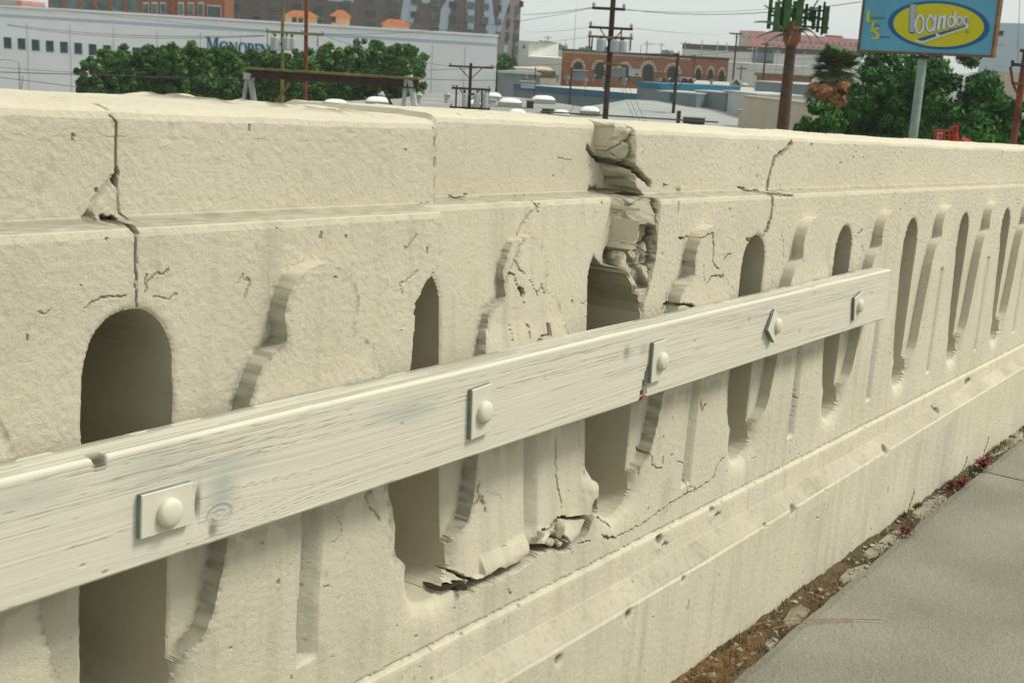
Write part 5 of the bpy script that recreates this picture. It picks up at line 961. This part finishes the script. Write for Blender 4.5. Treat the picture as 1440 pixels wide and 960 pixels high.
for x, yt, lb, mm in [(414.5, 137, 'short red post beyond the coping left of the skylight', M_REDWD), (409.5, 147, 'stubby white post beyond the coping', M_WHITEWALL)]:
    pq = facing('yard_post', x, 50, lb, 'post'); a, z = pq(x, yt); MB().box(a - .06, a + .06, -.06, .06, -.4, z).build('post_shaft', mm, pq.root)
# palm-shaped antenna mast
pm = facing('antenna_mast', 1112, 44, 'brown palm-shaped antenna mast with green panels and drooping fronds', 'antenna mast'); a, z = pm(1113, 58); a_, zb = pm(1113, 190); MB().tube([(a, 0, -.4), (a, 0, zb), (a, 0, z)], [.40, .215, .165], 16).build('trunk', M_DKWOOD, pm.root)
M_PMT = mat('brown_mast_bark', (.075, .045, .028), .9, noise=.25, nscale=9, bump=.4, bscale=20); [c for c in pm.root.children][0].data.materials[0] = M_PMT
MB().tube([(a, 0, z - .15), (a, 0, z + .05), (a, 0, z + .40), (a, 0, z + .65)], [.20, .30, .30, .2], 14).build('collar', M_BRICK, pm.root)
M_PANEL = mat('green_antenna_panel', (.03, .09, .018), .6, noise=.3, nscale=4); M_PANELD = mat('dark_green_fitting', (.02, .05, .018), .6)
for x, y0, y1, w_, off in [(1085, -6, 41, 5, .1), (1094, 3, 45, 7, -.5), (1103, -6, 44, 4, -.2), (1110, -6, 42, 9, -.6), (1127, -6, 38, 9, -.6), (1119, 2, 40, 6, .5), (1135, 6, 38, 4, .3), (1146, 14, 42, 5, .4), (1153, 8, 46, 4, .0), (1160, 3, 50, 3, -.2), (1164, 9, 48, 6, -.3), (1141, 10, 30, 5, .8), (1100, 10, 40, 5, .8)]:
    b, z1 = pm(x, y0, off); b2, z0 = pm(x, y1, off); w = w_ / 1750 * 44 / 2; MB().box(b - w, b + w, off - .08, off + .08, z0, z1).build('antenna_panel', M_PANEL if w_ > 4 else M_PANELD, pm.root)
for x0, y0, x1, y1 in [(1082, 12, 1166, 16), (1082, 34, 1166, 40), (1085, 22, 1166, 27), (1112, 8, 1160, 30), (1140, -3, 1155, -6), (1118, 30, 1090, 42)]:
    b, z0 = pm(x0, y0, .2); c, z1 = pm(x1, y1, .2); MB().tube([(b, .2, z0), (c, .2, z1)], .035, 5).build('mount_bar', M_PANELD, pm.root)
M_FROND = mat('grey_green_frond', (.10, .12, .07), .8, noise=.3, nscale=5)
def frond(pl, x0, y0, x1, y1, sag, off, m_, wid=.12, name='frond', n=26):
    a, za = pl(x0, y0, off); b, zb = pl(x1, y1, off * 2); q = MB(); pts = []
    for i in range(9): t = i / 8; pts.append((a + (b - a) * t, off * (1 + t), za + (zb - za) * t + sag * math.sin(math.pi * t)))
    q.tube(pts, [.02 * (1 - .7 * i / 8) + .004 for i in range(9)], 4)
    L = math.hypot(b - a, zb - za)
    for k in range(n):
        t = .15 + .85 * k / n; i = min(7, int(t * 8)); f = t * 8 - i; c = np.array(pts[i]) * (1 - f) + np.array(pts[i + 1]) * f
        for s_ in (-1, 1): l = L * .22 * (1 - .5 * t); e = c + np.array([(b - a) / L * l * .6, s_ * l * .8, (zb - za) / L * l * .6 - l * .45]); j = len(q.V); q.V += [tuple(c), tuple(c + [(b - a) / L * wid * .55, 0, (zb - za) / L * wid * .55]), tuple(e)]; q.F.append((j, j + 1, j + 2))
    return q.build(name, m_, pl.root)
for x1, y1, sg, of in [(1062, 31, .15, -.2), (1078, 60, .1, -.3), (1066, 52, .15, .3), (1155, 62, .3, -.3), (1140, 58, .2, .3), (1128, 62, .1, -.4), (1076, 8, .1, .2), (1155, -8, -.1, .2), (1150, 55, .25, .5), (1108, 62, .05, -.5)]: frond(pm, 1115, 46, x1, y1, sg, of, M_FROND)
for x1, y1, of in [(1084, -6, .2), (1100, -8, .1), (1140, -8, .1), (1152, 12, .4), (1090, 20, .3), (1135, 22, -.2), (1098, 30, .5), (1145, 34, .2)]: frond(pm, 1116, 24, x1, y1, .1, of, M_PANELD, .2, n=30)
# shaggy fan palm
fp = facing('fan_palm', 1176, 72, 'bushy fan palm with green top and brown skirt left of the billboard', 'palm tree'); a, zt = fp(1177, 92); MB().tube([(a, 0, -.4), (a, 0, zt)], [.32, .24], 10).build('trunk', M_DKWOOD, fp.root)
M_PALMG = mat('palm_green', (.055, .115, .018), .6, noise=.4, nscale=3); M_PALMB = mat('dead_palm_brown', (.20, .085, .025), .8, noise=.5, nscale=3)
ry = random.Random(8)
def fan(c, d, R_, q):
    d = np.array(d) / np.linalg.norm(d); s_ = np.cross(d, [0, 0, 1.0]); s_ /= np.linalg.norm(s_); u_ = np.cross(s_, d)
    for k in range(15):
        th = (k - 7) / 7 * 1.25; e = c + (d * math.cos(th) + s_ * math.sin(th)) * R_ * ry.uniform(.8, 1.05) - np.array([0, 0, R_ * .25 * abs(ry.gauss(.6, .4))]); m_ = c + (e - c) * .55; w = s_ * math.cos(th) - d * math.sin(th); w = w * R_ * .10; j = len(q.V)
        q.V += [tuple(c), tuple(m_ + w), tuple(e), tuple(m_ - w)]; q.F.append((j, j + 1, j + 2, j + 3))
c0 = np.array([a, 0, zt - .35])
for k in range(180):
    az = ry.uniform(0, 6.28); el = ry.uniform(-.25, 1.25) if k < 100 else ry.uniform(-1.3, -.35); br = k >= 100
    d = np.array([math.cos(az) * math.cos(el), math.sin(az) * math.cos(el), math.sin(el)]); L = ry.uniform(.5, 1.05) if not br else ry.uniform(.7, 1.9); q = MB(); e = c0 + d * L
    q.tube([c0, e], [.02, .012], 4); fan(e, d + [0, 0, -.15 if not br else -.6], .78 if not br else .72, q); q.build('palm_leaf', M_PALMG if (not br and ry.random() > .12) or ry.random() < .35 else M_PALMB, fp.root)
# ------------------------------------------------------------------ billboard
bl = PL('billboard', 1207, 36, 1395, 33.2, 'blue billboard on a grey post with a yellow oval logo', 'billboard', y=75)
M_BLB = mat('sign_light_blue', (.085, .30, .42), .45, noise=.06, nscale=1.2); M_BLD = mat('sign_dark_blue', (.0, .095, .24), .45); M_SY = mat('sign_yellow', (.52, .46, .0), .45); M_SW = mat('sign_white', (.62, .64, .64), .45); M_SF = mat('rusty_sign_frame', (.15, .075, .025), .7, noise=.3, nscale=5); M_PG = mat('grey_green_post_paint', (.20, .27, .23), .6, noise=.15, nscale=3); M_SG = mat('sign_silver', (.33, .38, .42), .45)
sl0, zb0 = bl(1208.5, 70.5); sr0, zb1 = bl(1394, 78); zbm = (zb0 + zb1) / 2; _, ztp = bl(1300, -14)
MB().box(sl0, sr0, 0, .07, zbm, ztp).build('panel', M_BLB, bl.root)
fw_ = .06
for bx in [(sl0 - fw_, sr0 + fw_, -.03, .09, zbm - fw_, zbm), (sl0 - fw_, sr0 + fw_, -.03, .09, ztp, ztp + fw_), (sl0 - fw_, sl0, -.03, .09, zbm, ztp), (sr0, sr0 + fw_, -.03, .09, zbm, ztp)]: MB().box(*bx).build('frame_bar', M_SF, bl.root)
a, _ = bl(1293, 120, .15); MB().can(a, .15, -.4, zbm - .06, .115, 14).build('post', M_PG, bl.root); MB().box(a - .3, a + .3, .02, .28, zbm - .16, zbm - .076).build('post_head', M_DARK, bl.root)
def Bp(x, y): return bl(x, y)
def sflat(poly, off, m_, name, parent=None, th=.004): return MB().prism([Bp(x, y) for x, y in poly], -off, -off + th).build(name, m_, parent or bl.root)
def ell(cx, cy, rx, ry_, tilt, n=56): return [(cx + rx * math.cos(t) * math.cos(tilt) - ry_ * math.sin(t) * math.sin(tilt), cy + rx * math.cos(t) * math.sin(tilt) + ry_ * math.sin(t) * math.cos(tilt)) for t in np.linspace(0, 2 * math.pi, n, endpoint=False)]
rim = sflat(ell(1320.3, 35.8, 71.5, 34.0, .055), .008, M_BLD, 'oval_rim'); sflat(ell(1320.5, 35.8, 63.8, 30.3, .055), .014, M_SY, 'oval_field')
def ringpoly(cx, cy, rx, ry_, t, sh=0): o = [(cx + rx * math.cos(a) + sh * math.sin(a), cy + ry_ * math.sin(a)) for a in np.linspace(0, 2 * math.pi, 26)]; i = [(cx + (rx - t) * math.cos(a) + sh * math.sin(a), cy + (ry_ - t * 1.15) * math.sin(a)) for a in np.linspace(0, 2 * math.pi, 26)]; return o + i[::-1]
def logo(polys, off, m_, dx=0, dy=0):
    for p in polys: sflat([(x + dx, y + dy) for x, y in p], off, m_, 'logo_letter')
Z9 = lambda pts: [(1240 + x / 9, y / 9) for x, y in pts]
stem_b = Z9([(375, 62), (445, 60), (440, 120), (432, 200), (420, 412), (360, 405), (358, 380)])
body = [ringpoly(1240 + 488 / 9, 312 / 9, 7.0, 14.2, 2.9, -.6), ringpoly(1240 + 622 / 9, 300 / 9, 6.6, 12.2, 2.8, -.8), Z9([(680, 195), (708, 192), (682, 395), (650, 400)]), Z9([(730, 200), (760, 195), (752, 222), (780, 195), (815, 195), (828, 215), (805, 370), (770, 378), (788, 240), (775, 225), (755, 245), (738, 385), (700, 388)]),
        ringpoly(1240 + 883 / 9, 278 / 9, 5.4, 8.6, 2.5, -.6), Z9([(922, 150), (952, 145), (940, 330), (905, 340)]), ringpoly(1240 + 985 / 9, 268 / 9, 4.6, 6.8, 2.2, -.5), Z9([(1012, 214), (1040, 210), (1022, 312), (995, 316)]), ringpoly(1240 + 1072 / 9, 264 / 9, 4.2, 6.4, 2.1, -.5), Z9([(1088, 218), (1114, 215), (1104, 330), (1085, 350), (1060, 352), (1070, 330), (1082, 320)])]
logo([stem_b] + body, .018, M_BLD, -1.5, .3); logo([[(x, y + 1.2) for x, y in stem_b]] + body, .018, M_BLD, -.6, 1.0)
logo(body, .026, M_SW); logo([stem_b], .028, M_SG)
sflat(Z9([(430, 505), (520, 528), (1085, 348), (1110, 320), (1104, 350), (1085, 362), (520, 548), (425, 520)]), .030, M_SW, 'logo_swoosh'); sflat(Z9([(445, 498), (560, 462), (1085, 318), (1060, 340), (520, 522)]), .024, M_BLD, 'logo_swoosh'); sflat(Z9([(692, 440), (712, 428), (750, 445), (735, 460), (705, 465)]), .034, M_SW, 'logo_mark'); sflat(ringpoly(1240 + 1085 / 9, 405 / 9, 2.1, 2.2, .7), .022, M_OLIVE, 'registered_mark')
L9 = lambda pts: [(1200 + x / 14.4, y / 14.4) for x, y in pts]
big = [L9([(268, 228), (348, 232), (338, 260), (325, 420), (385, 428), (500, 415), (505, 445), (262, 452), (268, 430), (285, 260)]), L9([(345, 432), (505, 420), (500, 462), (430, 458), (402, 600), (430, 640), (400, 655), (350, 640), (375, 590), (385, 460), (345, 455)]),
       L9([(530, 575), (500, 560), (450, 575), (405, 610), (400, 655), (440, 680), (475, 700), (478, 740), (440, 770), (400, 768), (375, 745), (365, 790), (420, 805), (490, 800), (530, 760), (532, 700), (500, 655), (455, 635), (452, 612), (480, 600), (525, 610)])]
for p in big: c = np.mean(p, 0); sflat([(x - .35, y + .5) for x, y in p], .006, M_BLD, 'sign_letter'); sflat(p, .012, M_SY, 'sign_letter')
# small words beside the big letters, too small to read letter by letter: strokes of the same size
def small(x0, y0, n, seed, sp=2.1):
    rr = random.Random(seed)
    for k in range(n):
        x = x0 + k * sp; y = y0 + k * sp * .045; w_ = sp * .32; h = 1.25
        sflat([(x, y - h), (x + w_, y - h), (x + w_, y + h), (x, y + h)], .007, M_BLD, 'small_letter'); 
        sflat([(x + w_, y - h * rr.choice([1, .2])), (x + sp * .78, y - h), (x + sp * .78, y - h * .4), (x + w_, y - h * .3)], .007, M_BLD, 'small_letter')
small(1226, 25.5, 9, 1); small(1231, 36.5, 4, 2, 1.9); small(1238, 52.5, 7, 3)
# ------------------------------------------------------------------ red lift basket
M_RED = mat('red_lift_paint', (.42, .025, .012), .5, noise=.15, nscale=5)
lf = facing('boom_lift', 1330, 34, 'red boom lift with railed basket peeping over the coping under the billboard', 'boom lift', y=190)
def rb_(x0, y0, x1, y1, r_=.022, off=0, nm='rail_bar', m_=M_RED, off2=None): a, za = lf(x0, y0, off); b, zb = lf(x1, y1, off if off2 is None else off2); return MB().tube([(a, off, za), (b, off if off2 is None else off2, zb)], r_, 6).build(nm, m_, lf.root)
for off in (0, .75):
    for y in (183, 190, 197, 203): rb_(1314, y, 1341, y + 1, .02, off)
    for x in (1314, 1322, 1328, 1335, 1341): rb_(x, 183, x - .5, 212, .02, off)
for x in (1314, 1341): rb_(x, 183, x, 183, .02, 0, off2=.75); rb_(x, 197, x, 197, .02, 0, off2=.75)
rb_(1338, 180, 1347, 177, .03); rb_(1347, 177, 1345, 188, .03); rb_(1345, 188, 1347, 207, .05); rb_(1341, 196, 1347, 198, .04); rb_(1352, 196, 1372, 208, .10, .3, 'boom'); rb_(1372, 208, 1400, 226, .12, .3, 'boom')
a, z = lf(1321, 192, .3); MB().box(a - .07, a + .07, .2, .4, z - .12, z + .10).build('control_box', M_CAN, lf.root); a0, z0 = lf(1314, 207); a1, _ = lf(1341, 207); MB().box(a0, a1, 0, .75, z0 - .1, z0).build('basket_floor', M_RED, lf.root)
a, z = lf(1352, 215, .3); MB().box(a - .9, a + .9, -.3, .9, -.4, 1.6).build('base', M_RED, lf.root); MB().tube([(a, .3, 1.4), (a + .6, .3, z - .6), lf(1400, 226, .3) and (lf(1400, 226, .3)[0], .3, lf(1400, 226, .3)[1])], .12, 8).build('boom', M_RED, lf.root)
# ------------------------------------------------------------------ wires
M_WIRE = mat('wire_rubber', (.06, .065, .06), .7)
def wire(x0, y0, d0, x1, y1, d1, sag, label, r_=.018):
    sag *= .35; r_ *= .8
    p = at(x0, y0, d0); q = at(x1, y1, d1); m_ = (p + q) / 2; V_ = []; F_ = []
    tube(V_, F_, [tuple(p * (1 - t) + q * t - [0, 0, sag * 4 * t * (1 - t)] - m_) for t in np.linspace(0, 1, 17)], [r_] * 17, 5); o = simple_mesh('overhead_wire', V_, F_, M_WIRE); o.location = m_; tag(o, label, 'wire', 'overhead wires')
for w_ in [(10, 34.5, 90, 372, 50, 66, .9, 'upper wire sagging across the white warehouse to the crossarm'), (10, 36, 90, 372, 51, 66, 1.1, 'second sagging wire just below the uppermost one at left'), (-20, 94, 70, 345, 118, 66, .0, 'wire crossing the lower warehouse wall, top one of three', .014), (-20, 101, 70, 345, 112, 66, .0, 'middle wire crossing the lower warehouse wall', .026), (-20, 106.5, 70, 300, 146, 60, .0, 'lowest wire slanting down across the warehouse wall'),
           (-20, -2, 120, 376, 44, 66, .5, 'faint wire from the upper left to the transformer arm', .012), (455, 50, 64, 635, 93.5, 72, .6, 'wire from the twin poles down to the transformer rack pole', .014), (450, 48, 64, 833, 12, 58, 1.0, 'long wire between the twin poles and the thick dark pole', .012), (590, 99, 80, 700, 94, 80, .1, 'thin wire across the right end of the white wall'), (590, 111, 75, 700, 113, 75, .1, 'thicker wire across the right end of the white wall', .022), (680, 94, 72, 1100, 66, 60, .5, 'wire from the transformer rack toward the mast', .012),
           (735, 21, 90, 833, 11, 58, .2, 'paired wire reaching the top arm from the left', .02), (877, 13, 58, 1211, 3, 44, .9, 'wire from the top arm to behind the billboard', .016), (878, 14.5, 58, 1090, 12, 70, .4, 'second wire right of the thick dark pole', .012), (890, 40, 58, 1030, 47, 190, .6, 'wire from the second arm to the far T pole', .012), (735, 45, 120, 828, 39, 58, .3, 'wire reaching the second arm from the left', .01),
           (735, 60, 150, 828, 52, 58, .3, 'wire reaching the lower arm from the left', .01), (798, 71.5, 58, 952, 76, 92, .1, 'wire running along the arched building cornice', .024), (860, 90, 58, 951, 92, 92, .1, 'wire linking the thick pole to the box pole', .012), (1034, 48, 190, 1212, 66, 70, .4, 'wire from the far T pole toward the billboard', .014), (1034, 62, 190, 1212, 80, 70, .4, 'lower wire from the far T pole toward the billboard', .014), (951, 78, 92, 1034, 66, 190, .2, 'wire from the box pole to the far T pole', .014), (951, 98, 92, 1140, 96, 110, .3, 'wire passing before the long white building', .014),
           (862, 96, 57, 892, 168, 52, 0, 'guy wire slanting down right of the thick pole, left one', .012), (866, 96, 57, 900, 172, 52, 0, 'guy wire slanting down right of the thick pole, middle one', .012), (872, 96, 57, 908, 172, 52, 0, 'guy wire slanting down right of the thick pole, right one', .012), (843, 92, 58, 800, 160, 56, 0, 'guy wire slanting down left of the thick pole', .014), (1434, 0, 60, 1431, 91, 41, 0, 'hanging cable at the right edge of the frame', .016), (760, 157, 60, 1010, 172, 60, .0, 'thick cable running low above the near roofs', .05), (400, 158, 50, 480, 151, 56, -.1, 'cable lying over the low skylight', .016)]:
    wire(*w_)
# haze
M_HAZE = bpy.data.materials.new('thin_city_haze'); M_HAZE.use_nodes = True; _n = M_HAZE.node_tree; _n.nodes.clear()
_o = _n.nodes.new('ShaderNodeOutputMaterial'); _v = _n.nodes.new('ShaderNodeVolumePrincipled'); _v.inputs['Color'].default_value = (.90, .94, .95, 1); _v.inputs['Density'].default_value = .00028; _n.links.new(_v.outputs[0], _o.inputs['Volume'])
hz = simple_box('haze', -2600, 4600, -60, 5600, -3.2, 50, M_HAZE); hz['kind'] = 'stuff'
